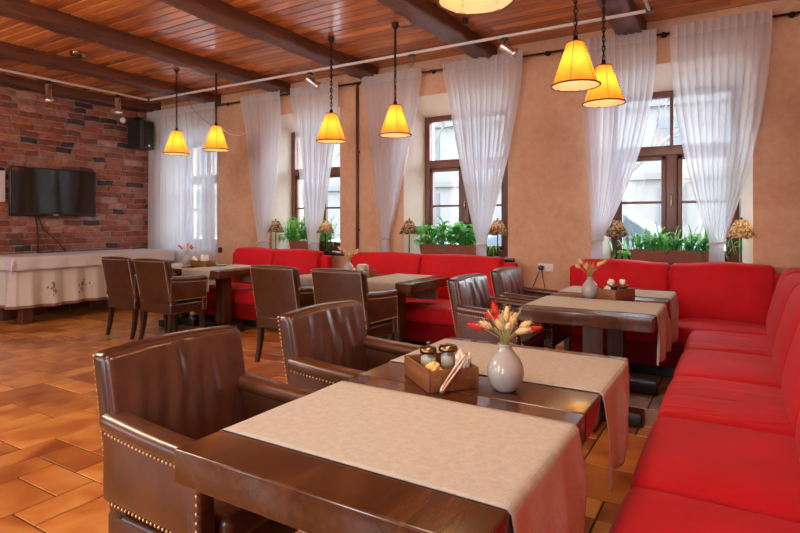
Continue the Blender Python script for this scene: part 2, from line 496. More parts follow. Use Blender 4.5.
# window wall with splayed openings
WIN = [  # frame x0,x1, recess x0,x1
    (-7.98,-6.90,-8.05,-6.85), (-5.60,-4.52,-5.69,-4.47), (-3.36,-2.24,-3.49,-2.15), (-1.12,.03,-1.19,.135)]
ZS, ZF, ZR = .90, 2.62, 2.82   # sill, frame head, recess head at the wall face
Y1, Y2 = 6.15, 6.42
def build_winwall():
    b = MB(); xs = [XL]
    for w in WIN: xs += [w[2], w[3]]
    xs.append(XR)
    def q(*p, mat=0): b.add(p, [tuple(range(len(p)))], mat, False)
    for i in range(len(xs)-1):
        x0, x1 = xs[i], xs[i+1]
        if i % 2 == 0:
            q((x0,YF,0),(x1,YF,0),(x1,YF,ZC),(x0,YF,ZC))
        else:
            q((x0,YF,0),(x1,YF,0),(x1,YF,ZS),(x0,YF,ZS)); q((x0,YF,ZR),(x1,YF,ZR),(x1,YF,ZC),(x0,YF,ZC))
    for (f0,f1,r0,r1) in WIN:
        q((r0,YF,ZS),(r0,YF,ZR),(f0,Y1,ZF),(f0,Y1,ZS), mat=1)
        q((r1,YF,ZS),(f1,Y1,ZS),(f1,Y1,ZF),(r1,YF,ZR), mat=1)
        q((r0,YF,ZR),(r1,YF,ZR),(f1,Y1,ZF),(f0,Y1,ZF), mat=1)
        q((r0,YF,ZS),(f0,Y1,ZS),(f1,Y1,ZS),(r1,YF,ZS), mat=1)
        q((f0,Y1,ZS),(f0,Y1,ZF),(f0,Y2,ZF),(f0,Y2,ZS), mat=1); q((f1,Y1,ZS),(f1,Y2,ZS),(f1,Y2,ZF),(f1,Y1,ZF), mat=1)
        q((f0,Y1,ZF),(f1,Y1,ZF),(f1,Y2,ZF),(f0,Y2,ZF), mat=1); q((f0,Y1,ZS),(f0,Y2,ZS),(f1,Y2,ZS),(f1,Y1,ZS), mat=1)
    xo = [XL-.3]
    for w in WIN: xo += [w[0], w[1]]
    xo.append(XR+.3)
    for i in range(len(xo)-1):
        x0, x1 = xo[i], xo[i+1]
        if i % 2 == 0: q((x0,Y2,-.1),(x0,Y2,ZC+.2),(x1,Y2,ZC+.2),(x1,Y2,-.1), mat=2)
        else:
            q((x0,Y2,-.1),(x0,Y2,ZS),(x1,Y2,ZS),(x1,Y2,-.1), mat=2); q((x0,Y2,ZF),(x0,Y2,ZC+.2),(x1,Y2,ZC+.2),(x1,Y2,ZF), mat=2)
    q((XR+.3,YF,-.1),(XR+.3,Y2,-.1),(XR+.3,Y2,ZC+.2),(XR+.3,YF,ZC+.2)); q((XL-.3,YF,-.1),(XL-.3,Y2,-.1),(XL-.3,Y2,ZC+.2),(XL-.3,YF,ZC+.2))
    return structure(b.build('wall_back', [M['plaster'], M['reveal'], M['facade2']]), 'peach plaster wall with deep window recesses')
build_winwall()
b = MB(); b.box((XR+.1,(YB+YF)/2,ZC/2),(.2,YF-YB,ZC)); structure(b.build('wall_right', M['plaster']), 'peach plaster wall behind the long sofa')
# rear wall with four tall openings to the daylight
b = MB(); xs = [XL, -7.3, -6.6, -5.1, -4.4, -2.9, -2.2, -.75, -.05, XR]
for i in range(len(xs)-1):
    x0, x1 = xs[i], xs[i+1]
    if i % 2 == 0: b.box(((x0+x1)/2, YB-.1, ZC/2), (x1-x0, .2, ZC))
    else:
        b.box(((x0+x1)/2, YB-.1, .45), (x1-x0, .2, .9)); b.box(((x0+x1)/2, YB-.1, (2.65+ZC)/2), (x1-x0, .2, ZC-2.65))
structure(b.build('wall_front', M['plaster']), 'peach plaster wall behind the camera')

# windows
def build_window(k, f0, f1):
    yc = 6.19; root = bpy.data.objects.new('window_%d' % k, None); COL.objects.link(root)
    structure(root, 'brown timber casement window'); root.location = ((f0+f1)/2, yc, ZS)
    w = f1-f0; H = ZF-ZS; fr = .07; zt = 2.02-ZS
    b = MB()
    for sx in (-1,1): b.rbox((sx*(w/2-fr/2), 0, H/2), (fr, .08, H), .008)
    b.rbox((0,0,H-fr/2),(w-fr*2,.08,fr),.008); b.rbox((0,0,fr/2),(w-fr*2,.08,fr),.008)
    b.rbox((0,-.01,zt),(w-fr*2,.095,.10),.01)
    b.build('frame', M['frame_wood'], root)
    b = MB(); b.rbox((0,-.008,zt/2),(.10,.085,zt-.06),.01); b.rbox((0,0,(zt+H)/2),(.035,.06,H-zt-.06),.006)
    b.build('mullion', M['frame_wood'], root)
    for sx in (-1,1):
        b = MB(); cx = sx*(w/4-fr/4+.012); sw = w/2-fr-.045
        for e in (-1,1): b.rbox((cx+e*(sw/2-.022), .004, (fr+zt-.05)/2), (.045,.055,zt-fr-.05), .006)
        b.rbox((cx,.004,fr+.025),(sw,.055,.05),.006); b.rbox((cx,.004,zt-.072),(sw,.055,.045),.006)
        b.rbox((cx,.004,1.5-ZS),(sw,.04,.026),.005)
        sa = b.build('sash', M['frame_wood'], root)
        b = MB(); b.box((cx,.012,(fr+zt)/2),(sw-.04,.006,zt-fr-.10)); b.build('pane', M['glass'], sa)
    b = MB()
    b.box((0,.012,(zt+H)/2),(w-fr*2,.006,H-zt-fr-.05)); b.build('top_pane', M['glass'], root)
    b = MB(); b.rbox((.0,-.055,.62-.0),(.022,.016,.10),.006); b.rbox((0,-.068,.60),(.018,.014,.09),.005); b.build('handle', M['bronze'], root)
for k, w in enumerate(WIN): build_window(k+1, w[0], w[1])
# sills
for k, w in enumerate(WIN):
    b = MB(); b.rbox(((w[2]+w[3])/2, 5.89, ZS-.022), (w[3]-w[2]+.16 if k else w[3]-w[2]+.05, .16, .046), .012)
    b.rbox(((w[0]+w[1])/2, 6.04, ZS-.012), (w[1]-w[0]+.02, .2, .03), .004)
    structure(b.build('trim_%d' % (k+1), M['sill_wood']), 'dark wooden window sill board')

# beams
def build_beam(x, w=.235, z0=3.115, y0=YB, y1=YF-.01, lab=None, seed=0):
    rr = random.Random(seed); ph = [rr.random()*9 for _ in range(6)]
    def fn(a, c_, d_):
        k = .012*math.sin(c_*2.1+ph[0])+.007*math.sin(c_*5.3+ph[1])+.004*math.sin(c_*13+ph[2])
        e = .008*math.sin(c_*3.1+ph[3]+a*9)+.006*math.sin(c_*11+ph[4]+a*23)+.005*math.sin(c_*23+ph[5]+a*41)
        return (a+k*(1 if a > x else .8), c_, d_+(e if d_ < z0+.05 else 0))
    b = MB(); b.rbox((x,(y0+y1)/2,(z0+ZC+.02)/2),(w,y1-y0,ZC+.02-z0),.018,(4,90,2),1,fn)
    o = b.build('ceiling_beam', M['beam_wood'])
    return tag(o, lab, 'beam', 'hewn ceiling beams')
for i, (x, lab) in enumerate([(-.87,'dark hewn ceiling beam at right, ending above the gap of the right window curtains'),
        (-2.40,'dark hewn ceiling beam ending above the right curtain of the middle window'),
        (-3.97,'dark hewn ceiling beam ending above the brown pipe on the wall'),
        (-5.45,'dark hewn ceiling beam ending above the left curtain pair of the left window'),
        (-6.85,'dark hewn ceiling beam ending just right of the corner curtains'),
        (-8.32,'dark ceiling beam lying along the top of the brick wall')]):
    build_beam(x, lab=lab, seed=i+1)

# ------------------------------------------------------------------ tables
TW, TL, TH = .80, .765, .75       # across (chair side to sofa side), along the row, height
def make_table():
    t = thing('pedestal_table', '', 'table', group='square pedestal tables')
    b = MB(); b.rbox((0,0,TH-.0425),(TW,TL,.085),.006,(2,2,1),2); b.build('tabletop', M['table_wood'], t)
    b = MB(); b.rbox((0,0,(TH-.085+.09)/2),(.135,.135,TH-.085-.09),.008); b.rbox((0,0,TH-.10),(.36,.36,.03),.004); b.build('post', M['post_wood'], t)
    b = MB(); b.rbox((0,0,.045),(.60,.13,.09),.012); b.rbox((0,0,.046),(.13,.60,.088),.012); b.build('base', M['black_wood'], t)
    return t
tb = make_table()
tables = [
 ((-.767,1.247,0),0,'brown square wooden table nearest the camera, with the large beige runner up front'),
 ((-.767,2.015,0),0,'brown square wooden table behind the nearest one, under the round grey vase'),
 ((-.80,3.825,0),0,'brown wooden table with a visible front edge, nearer of the pair by the right window'),
 ((-.80,4.593,0),0,'brown wooden table pushed against the sofa under the right window, farther of its pair'),
 ((-2.833,4.62,0),PI/2,'brown wooden table at the right end of the middle group, its end face showing'),
 ((-3.60,4.62,0),PI/2,'brown wooden table at the left end of the middle group, behind a leather chair back'),
 ((-5.293,4.62,0),PI/2,'brown wooden table at the right end of the far left group, its thick post showing'),
 ((-6.06,4.62,0),PI/2,'brown wooden table at the left end of the far left group, by the corner curtains')]
for i, (loc, rz, lab) in enumerate(tables):
    if i == 0: tb.location = loc; tb.rotation_euler = (0,0,rz); tb['label'] = lab
    else: dup(tb, loc, rz, lab)

# runners
def make_runner(width=.50, hang=.31, seed=0, hangl=None):
    hangl = hang if hangl is None else hangl
    rr = random.Random(seed); ph = [rr.random()*6 for _ in range(8)]
    half = TW/2; r = .012; top = TH+.002
    Lh = half; tot = hangl+2*Lh+hang
    def pt(u, v):
        s_ = -Lh-hangl + u*tot; y = (v-.5)*width
        if abs(s_) <= Lh-r: x, z, h = s_, top, 0
        else:
            sg = 1 if s_ > 0 else -1; d = abs(s_)-(Lh-r)
            al = r*PI/2
            if d < al: a = d/r; x, z, h = sg*(Lh-r+.004+r*math.sin(a)), top-r+r*math.cos(a), 0
            else:
                h = d-al; x, z = sg*(Lh+.004), top-r-h
            fo = min(1, h/.12)
            x += sg*fo*(.014 + .012*math.sin(y*20+ph[0]+sg)+.007*math.sin(y*37+ph[1]+h*9))
            y += fo*h*(.05*math.sin(h*8+ph[2]+v*3))
            z += fo*.010*math.sin(y*11+ph[3])
        z += .0006*math.sin(x*19+ph[4])*math.sin(y*23+ph[5])
        return (x, y, max(z, .1))
    b = MB(); b.grid(pt, 90, 26)
    o = b.build('table_runner', M['linen'])
    md = o.modifiers.new('thick', 'SOLIDIFY'); md.thickness = .0022; md.offset = 1
    return o
run_spec = [
 ((-.767,1.267),0,.52,.36,'wide beige linen runner across the nearest table, filling the foreground'),
 ((-.767,2.09),0,.485,.30,'beige linen runner behind the grey vase, its pointed end hanging beside the long sofa'),
 ((-.80,3.83),0,.50,.30,'beige linen runner over the front of the right window table pair'),
 ((-.80,4.60),0,.44,.32,'pale linen runner nearest the sofa under the right window'),
 ((-2.833,4.62),PI/2,.46,.24,'beige linen runner on the right end table of the middle group'),
 ((-3.60,4.62),PI/2,.46,.24,'beige linen runner on the left table of the middle group, between two chair backs'),
 ((-5.293,4.62),PI/2,.48,.22,'beige linen runner hanging behind the armchair beside the thick table post'),
 ((-6.06,4.62),PI/2,.48,.22,'pale linen runner on the farthest left table by the corner curtains')]
for i, ((x,y),rz,w,h,lab) in enumerate(run_spec):
    o = make_runner(w, h, i+1, .07 if i < 4 else None); o.location = (x,y,0); o.rotation_euler = (0,0,rz)
    tag(o, lab, 'table runner', 'linen table runners')

# ------------------------------------------------------------------ armchairs
def make_chair():
    t = thing('leather_armchair', '', 'chair', group='brown leather armchairs')
    def lean(x, y, z): return (x-(z-.42)*.19+.22*y*y, y, z+.010*math.cos(y*6) if z > .6 else z)
    b = MB(); b.rbox((.035,0,.655),(.072,.54,.49),.024,(1,8,8),3,lean); bk = b.build('backrest', M['leather'], t)
    def pad(x, y, z):
        p = .016*math.cos(y/.264*PI/2)**.6*math.cos((z-.66)/.2325*PI/2)**.6 if abs(y) < .264 and abs(z-.66) < .2325 else 0
        if x > .07: p += p/.016*(.0052*math.sin(y*43+2.2*math.sin(z*7+y*9)+1.1*z*5)+.0034*math.sin(y*97+3*math.sin(z*5+y*4)))*(.35+.65*max(0,math.cos((y+.03)*5)))
        return lean(x+(p if x > .07 else 0), y, z)
    b = MB(); b.rbox((.068,0,.660),(.034,.528,.465),.016,(1,84,22),2,pad); b.build('back_pad', M['leather_pad'], t)
    b = MB()
    b.rbox((.225,0,.375),(.45,.53,.115),.02,(2,2,1),2); b.build('seat_frame', M['leather'], t)
    def puff(x, y, z):
        if z > .47: z += .018*max(0, math.cos((x-.24)/.24*PI/2))*max(0, math.cos(y/.235*PI/2))
        return (x, y, z)
    b = MB(); b.rbox((.255,0,.465),(.44,.435,.085),.03,(6,6,1),3,puff); b.build('seat_cushion', M['leather_pad'], t)
    for sg in (-1, 1):
        def arm(x, y, z):
            k = max(0, (.46-x)/.46)
            if z > .6: z += .022*k*k
            return (x, y+sg*.012*(1-k), z)
        b = MB()
        b.rbox((.2225,sg*.247,.570),(.455,.056,.22),.014,(6,1,2),2,arm)
        b.rbox((.222,sg*.249,.680),(.460,.084,.054),.026,(8,1,1),3,arm)
        b.rbox((.424,sg*.259,.435),(.055,.056,.23),.014,(1,1,3),2)
        b.build('armrest', M['leather_arm'], t)
    for sx in (0, 1):
        for sg in (-1, 1):
            b = MB()
            top = (.425 if sx else .035, sg*.228); bot = (.432 if sx else -.012, sg*.232)
            n = 6; pts = []
            for k in range(n+1):
                q = k/n; bend = (q*q if not sx else q)
                pts.append((top[0]+(bot[0]-top[0])*bend, top[1]+(bot[1]-top[1])*q, .33*(1-q), .024-.008*q))
            vs, fs = [], []
            for (x,y,z,h) in pts: vs += [(x-h,y-h,z),(x+h,y-h,z),(x+h,y+h,z),(x-h,y+h,z)]
            for k in range(n):
                for e in range(4): fs.append((k*4+e, (k+1)*4+e, (k+1)*4+(e+1)%4, k*4+(e+1)%4))
            fs += [(0,1,2,3), (n*4+3,n*4+2,n*4+1,n*4)]
            b.add(vs, fs, 0, False); b.build('leg', M['leg_wood'], t)
    b = MB(); ab = {-1: MB(), 1: MB()}
    def nail(p, q=None): (q or b).ball(p, .0050, 6)
    for sg in (-1, 1):
        for k in range(27):
            z = .43+.455*k/26; p = lean(-.001, sg*.256, z); nail((p[0]-.002, p[1], z))
        for k in range(25):
            x = .02+.42*k/24; kk = max(0,(.46-x)/.46)
            nail((x, sg*(.276+.012*(1-kk)), .648+.022*kk*kk), ab[sg])
            if k > 1: nail((x, sg*(.276+.012*(1-kk)), .466), ab[sg])
        for k in range(14):
            z = .34+.30*k/13; nail((.443, sg*.288, z), ab[sg])
    for k in range(20):
        y = -.24+.48*k/19; p = lean(-.003, y, .880); nail((p[0], y, .880))
    b.build('nail_trim', M['brass'], t)
    for sg in (-1, 1): ab[sg].build('arm_nail_trim', M['brass'], t)
    return t
ch = make_chair()
chairs = [
 ((-1.628,1.235,0),0,'brown leather armchair in the left foreground, pulled up to the nearest table'),
 ((-1.628,2.045,0),0,'brown leather armchair second from the camera, beside the wooden condiment box'),
 ((-1.655,3.755,0),0,'brown leather armchair behind the red dried grasses, at the right window tables'),
 ((-1.655,4.555,0),0,'brown leather armchair standing nearest the wall socket'),
 ((-2.84,3.725,0),PI/2,'brown leather armchair seen from behind at the middle tables, the right one'),
 ((-3.57,3.725,0),PI/2,'brown leather armchair seen from behind at the middle tables, the left one'),
 ((-5.34,3.725,0),PI/2,'brown leather armchair at the far left group, the right one beside the thick table post'),
 ((-5.96,3.725,0),PI/2,'brown leather armchair at the far left group, standing nearest the white cloth buffet')]
for i, (loc, rz, lab) in enumerate(chairs):
    if i == 0: ch.location = loc; ch.rotation_euler = (0,0,rz); ch['label'] = lab
    else: dup(ch, loc, rz, lab)

# ------------------------------------------------------------------ sofas
def sofa(name, label, loc, rz, L, n, sd, D, e0, e1, crease=(), seed=0):
    """local x along the sofa 0..L, front at y=0, back at y=D."""
    rr = random.Random(seed)
    t = thing(name, label, 'sofa', loc, rz)
    b = MB(); b.rbox((L/2,(.04+D)/2,.205),(L+.0,D-.04,.21),.02,(4,1,1)); b.build('base', M['red_dark'], t)
    b = MB(); b.box((L/2,(.12+D)/2,.05),(L-.12,D-.16,.10)); b.build('plinth', M['black_wood'], t)
    b = MB(); b.rbox(((L-e0+e1)/2,D-.065,.585),(L+e0+e1,.13,.57),.035,(4,1,2),3); b.build('back_frame', M['red'], t)
    w = L/n
    for k in range(n):
        cx = w*(k+.5); h = w/2; a1, a2 = rr.random()*6, rr.random()*6
        def puff(x, y, z):
            u, v = (x-cx)/h, (y-(sd+.10)/2)/((sd+.10)/2)
            e = max(0, 1-u**4)*max(0, 1-v**4)
            if z > .40: z += .026*e - .005*math.sin(u*3+a1)*math.sin(v*2+a2)*e
            if y < .05: y -= .010*max(0,1-u**4)
            return (x, y, z)
        b = MB(); b.rbox((cx,(sd+.10)/2,.372),(w-.012,sd+.10,.145),.04,(8,8,2),3,puff)
        b.build('seat_cushion', M['red_crease'] if k in crease else M['red'], t)
    for k in range(n):
        cx = w*(k+.5); h = w/2; a1, a2 = rr.random()*6, rr.random()*6
        def bulge(x, y, z):
            u, v = (x-cx)/h, (z-.69)/.26
            e = max(0, 1-u**4)*max(0, 1-v**4)
            if y < sd+.08: y -= .040*e
            if z > .8: z += .010*math.cos(u*PI) - .004 + .006*math.sin(u*2+a1)
            y += max(0, z-.43)*.26
            return (x, y, z)
        b = MB(); b.rbox((cx,sd+.085,.685),(w-.008,.15,.51),.036,(8,2,8),3,bulge)
        b.build('back_cushion', M['red'], t)
    return t
sofa('red_sofa','red fabric sofa under the left window, behind the far left tables',(-6.10,4.78,0),0,1.54,2,.60,.91,.10,.11,seed=1)
sofa('red_sofa','red fabric sofa under the middle window, behind the middle tables',(-4.02,4.78,0),0,1.92,2,.60,.91,.10,.13,seed=2)
s3 = sofa('red_sofa','red fabric sofa under the right window, filling the room corner',(-1.31,4.99,0),0,1.60,2,.44,.70,.10,.25,seed=3)
def cc(x, y, z):
    u, v = (y-.20)/.20, (z-.69)/.26
    e = max(0,1-u**4)*max(0,1-v**4)
    if x < 1.60: x -= .03*e
    return (x+max(0,z-.43)*.26, y, z)
b = MB(); b.rbox((1.595,.21,.685),(.15,.40,.51),.05,(2,6,8),3,cc); b.build('corner_cushion', M['red'], s3)
sofa('red_sofa','long red fabric sofa running along the right edge beside the foreground tables',(-.30,4.975,0),-PI/2,4.53,6,.49,.88,0,0,crease=(0,2),seed=4)

# ------------------------------------------------------------------ buffet table
bt = thing('buffet_table','long low buffet table on wooden block legs against the brick wall','table',(-8.02,4.50,0))
b = MB(); b.rbox((0,0,.83),(.70,2.10,.05),.006); b.build('tabletop', M['post_wood'], bt)
for sx in (-1,1):
    for sy in (-1,1):
        b = MB(); b.rbox((sx*.26,sy*.93,.4025),(.13,.13,.805),.008); b.build('leg', M['post_wood'], bt)
def build_skirt():
    b = MB(); hx, hy = .375, 1.085; rr = random.Random(4)
    per = [(-hx,-hy),(hx,-hy),(hx,hy)]   # left end and long front
    segs = [((-hx,-hy),(hx,-hy),(0,-1)),((hx,-hy),(hx,hy),(1,0))]
    def pt(u, v):
        s_ = u*(2*hx+2*hy)
        if s_ < 2*hx: p = Vector((-hx+s_,-hy)); n = Vector((0,-1))
        else: p = Vector((hx,-hy+(s_-2*hx))); n = Vector((1,0))
        d = abs(s_-2*hx)
        if d < .05: n = Vector((1,-1)).normalized()
        amp = .006+.030*v
        k = math.sin(s_*22.5)
        off = amp*(k*abs(k)**.3+1)
        return (p.x+n.x*off, p.y+n.y*off, .80-.585*v + .006*math.sin(s_*9)*v)
    global skirt_pt; skirt_pt = pt
    b.grid(pt, 300, 16)
    return b
sk = build_skirt().build('table_skirt', M['skirt'], loc=(-8.02,4.50,0))
tag(sk,'cream pleated cloth skirt with flower embroidery round the buffet','table skirt')
b = MB(); b.grid(lambda u,v: tuple(Vector(skirt_pt(u,.945+.06*v))+Vector((.004,-.004,0))), 300, 2); b.build('hem_band', M['hem'], sk)
rr = random.Random(9)
for cu in (.40,.535,.665,.80,.93):
    b = MB()
    for k in range(16):
        uu, vv = cu+rr.gauss(0,.009), .60+rr.gauss(0,.10)
        if not .42 < vv < .82: continue
        p = Vector(skirt_pt(uu, vv)); b.ball((p.x+.004,p.y-.002,p.z), .011+.006*rr.random(), 6, sc=(.25,1,1.2))
    p0 = [Vector(skirt_pt(cu+.004*math.sin(q*2), .5+.05*q))+Vector((.005,0,0)) for q in range(7)]
    b.tube(p0, .003, 5)
    b.build('flower_embroidery', M['embroid'], sk)
def build_cloth():
    b = MB(); hx, hy = .425, 1.14; zt = .862; drop = .17; r = .02
    # top sheet and draped front / left end
    NX, NY = 34, 80
    def pt(u, v):
        x = -.36+u*(hx+.36+drop); y = -hy-drop+v*(2*hy+drop)
        z = zt; ox, oy = max(0, x-hx), max(0, -hy-y)
        xx, yy = min(x, hx), max(y, -hy)
        if ox > 0 and oy > 0:      # corner falls as one pointed fold
            d = min(.30, ox+oy); z = zt-d; xx = hx+.035*min(1,ox/.05)+.3*(oy*.2); yy = -hy-.035*min(1,oy/.05)
        elif ox > 0: z = zt-ox; xx = hx+.012+.010*math.sin(y*17)*min(1,ox/.1)
        elif oy > 0: z = zt-oy; yy = -hy-.012-.010*math.sin(x*17)*min(1,oy/.1)
        else: z += .0015*math.sin(x*11)*math.sin(y*7)
        return (xx, yy, z)
    b.grid(pt, NX, NY)
    return b
o = build_cloth().build('tablecloth', M['tablecloth'], loc=(-8.02,4.50,0))
o.modifiers.new('thick','SOLIDIFY').thickness = .003
tag(o,'white cloth laid over the buffet table by the brick wall','tablecloth')

# ------------------------------------------------------------------ television, speaker, wall bits
tv = thing('television','flat black television on the brick wall above the buffet','television',(-8.33,4.22,1.72))
b = MB(); b.rbox((0,0,0),(.05,1.17,.68),.010); b.build('body', M['black'], tv)
b = MB(); b.box((.0262,0,.012),(.002,1.12,.62)); b.build('screen', M['screen'], tv)
b = MB(); b.box((.0262,.0,-.32),(.002,.07,.012)); b.build('badge', M['track'], tv)
b = MB(); b.box((-.056,0,0),(.062,.40,.30)); b.build('wall_bracket', M['iron'], tv)
b = MB(); b.tube([(-8.38,3.98,1.42),(-8.37,4.0,1.25),(-8.38,4.02,1.05),(-8.40,4.02,.87)],.009,6); b.tube([(-8.37,4.0,1.42),(-8.365,4.08,1.2),(-8.38,4.28,1.02),(-8.40,4.40,.88)],.008,6)
tag(b.build('television_cable', M['cord']),'black cables hanging from the television to the buffet','cable')
sp = thing('loudspeaker','black loudspeaker mounted high beside the corner curtains','speaker',(-8.22,5.50,2.48), .25)
b = MB(); b.prism([(-.14,-.15),(.10,-.15),(.14,-.11),(.14,.11),(.10,.15),(-.14,.15)],0,.44,'z'); fix_normals(b.build('cabinet', M['black'], sp))
b = MB(); b.box((.143,0,.22),(.006,.20,.38)); b.build('grille', M['iron'], sp)
b = MB(); b.box((.148,0,.05),(.003,.035,.035)); b.build('badge', M['chrome'], sp)
b = MB(); b.tube([(-.215,-.01,.30),(-.19,0,.44),(-.10,0,.50),(0,0,.48),(0,0,.43)],.03,8); b.build('bracket', M['iron'], sp)
b = MB(); b.lathe([(.0,0),(.045,0),(.05,.02),(.04,.06),(0,.07)],(0,0,0),14,M=Matrix.Translation((-8.41,5.29,2.93)) @ Matrix.Rotation(PI/2,4,'Y'))
tag(b.build('wall_sensor', M['napkin']),'small round cream sensor on the brick wall left of the speaker','sensor')
nt = thing('wall_notice','white framed notice at the left edge of the brick wall','notice',(-8.41,3.37,1.78))
b = MB(); b.rbox((0,0,0),(.03,.50,.42),.006); b.build('frame', M['white'], nt)
b = MB(); b.box((.0165,0,0),(.002,.42,.34)); b.build('sheet', M['paper'], nt)

def socket(label, x, z, col, n=2, plug=True, dark=False):
    t = thing('wall_socket', label, 'socket', (x,5.85,z))
    b = MB(); b.rbox((0,-.008,0),(.082*n,.016,.082),.006); b.build('cover_plate', col, t)
    for k in range(n):
        cx = (k-(n-1)/2)*.08
        b = MB(); b.lathe([(.0,0),(.028,0),(.030,.004),(.024,.005),(.022,.002),(0,.002)],M=Matrix.Translation((cx,-.017,0)) @ Matrix.Rotation(PI/2,4,'X'))
        b.build('outlet_ring', M['black'] if (dark or k == n-1 and not plug) else col, t)
        b = MB()
        for e in (-1,1): b.ball((cx+e*.009,-.019,0),.004,6)
        b.build('contact_hole', M['black'], t)
    return t
socket('white double wall socket with a black plug, between the middle and right sofas',-1.725,.815,M['white'])
pl = thing('power_plug','black plug with two cords in the white wall socket','plug',(-1.765,5.80,.815))
b = MB(); b.rbox((0,0,0),(.05,.055,.05),.014); b.build('plug_body', M['black'], pl)
b = MB(); b.tube([(-.01,-.01,-.02),(-.05,.0,-.12),(-.12,.01,-.28),(-.16,.015,-.45)],.005,6); b.tube([(.01,-.01,-.02),(.03,0,-.15),(.06,.01,-.30),(.08,.015,-.45)],.005,6); b.build('cord', M['cord'], pl)
socket('small black wall socket right of the corner curtains',-6.77,.87,M['black'],1,False,True)
b = MB(); b.tube([(-4.175,5.825,.5),(-4.175,5.825,3.05)],.019,10)
for z in (1.2,2.2): b.rbox((-4.175,5.84,z),(.06,.02,.03),.004)
tag(b.build('wall_pipe', M['pipe']),'thin brown vertical pipe on the wall between the left and middle windows','pipe')

# ------------------------------------------------------------------ curtains
YC = 5.745
ROD_Z = 3.07
rod = thing('curtain_rod','black curtain rod running the length of the window wall','curtain rod',(0,YC,ROD_Z))
b = MB(); b.tube([(-8.42,0,0),(.58,0,0)],.011,10); b.build('pole', M['iron'], rod)
for x in (-8.1,-6.6,-5.3,-4.17,-3.07,-1.70,-.585,.42):
    b = MB(); b.tube([(x,.10,.02),(x,.02,.02),(x,0,-.016)],.009,6); b.lathe([(.028,0),(.028,.01)],M=Matrix.Translation((x,.104,.02)) @ Matrix.Rotation(PI/2,4,'X')); b.build('bracket', M['iron'], rod)
def curtain(label, x0, x1, tie=None, zt=1.09, el=1.15, er=1.15, npl=9, seed=0, zb=.64, straight=None, mat='sheer'):
    npl = int(npl*1.35); rr = random.Random(seed); p1, p2, p3 = (rr.random()*6 for _ in range(3))
    t = thing('sheer_curtain', label, 'curtain', (0,YC,0), group='white sheer curtains')
    top = ROD_Z+.055; low = straight if straight is not None else zb
    def pt(u, v):
        z = top-(top-low)*v
        q = max(0,(ROD_Z-.02-z))/(ROD_Z-.02-(low if straight is not None else zt))
        if straight is not None:
            xl, xr = x0, x1; amp = .026+.018*min(1,q*2)
        elif z >= zt:
            xl = x0+(tie[0]-x0)*q**el; xr = x1+(tie[1]-x1)*q**er
            amp = .030+.012*math.sin(min(1,q)*PI)-.012*q**3
        else:
            k = (zt-z)/(zt-zb+1e-6); e = .018*math.sin(k*PI/2)
            xl, xr = tie[0]-e, tie[1]+e; amp = .018+.008*k
        if z > ROD_Z-.03: amp *= .75
        uu = u+.008*math.sin(u*23+p1)
        x = xl+(xr-xl)*uu
        ph = 2*PI*npl*uu+p2+.5*math.sin(v*4+uu*7+p3)
        y = -amp*(.9*math.sin(ph)+.35*math.sin(ph*.47+p1))
        x += min(.012,(xr-xl)/npl*.30)*math.cos(ph*1.0+.6)
        return (x, y-.040*max(0,min(1,(z-2.7)/.3)), z)
    b = MB(); b.grid(pt, npl*16, 54); b.build('drape', M[mat], t)
    b = MB(); f0 = .0; f1 = .105/(top-low)
    b.grid(lambda u,v: tuple(Vector(pt(u,f0+(f1-f0)*v))+Vector((0,-.004,0))), npl*16, 4); b.build('heading_tape', M['sheer2'], t)
    if tie:
        c = (tie[0]+tie[1])/2; rx = (tie[1]-tie[0])/2+.012
        b = MB(); b.tube([(c+rx*math.cos(a),.034*math.sin(a)-.002,zt-.005+.01*math.cos(a)) for a in [2*PI*k/20 for k in range(20)]],.010,6,closed=True)
        b.build('tieback', M['sheer2'], t)
    return t
curtain('white sheer curtain filling the far left corner, hanging straight beside the speaker',-8.405,-7.36,npl=10,seed=1,straight=.30)
curtain('white sheer curtain hanging straight over the far left window, right of the corner curtain',-7.40,-6.75,npl=8,seed=2,straight=.30,mat='sheer3')
curtain('white sheer curtain tied at the left side of the left window',-6.20,-5.38,(-5.87,-5.66),1.02,1.1,1.25,8,3)
curtain('white sheer curtain gathered in front of the left window panes',-5.19,-4.40,(-4.91,-4.76),1.02,1.1,1.1,8,4)
curtain('white sheer curtain tied at the left side of the middle window, right of the pipe',-4.02,-3.185,(-3.75,-3.65),1.10,1.1,1.0,8,5)
curtain('white sheer curtain gathered in front of the middle window panes',-2.88,-1.95,(-2.47,-2.37),1.05,1.15,1.3,10,6)
curtain('white sheer curtain tied at the left side of the right window, behind the paired lamps',-1.355,-.64,(-1.225,-1.135),1.12,1.0,2.0,9,7)
curtain('widest tied white sheer curtain, at the right side of the right window',-.53,.264,(-.20,-.09),1.11,1.9,1.8,9,8)

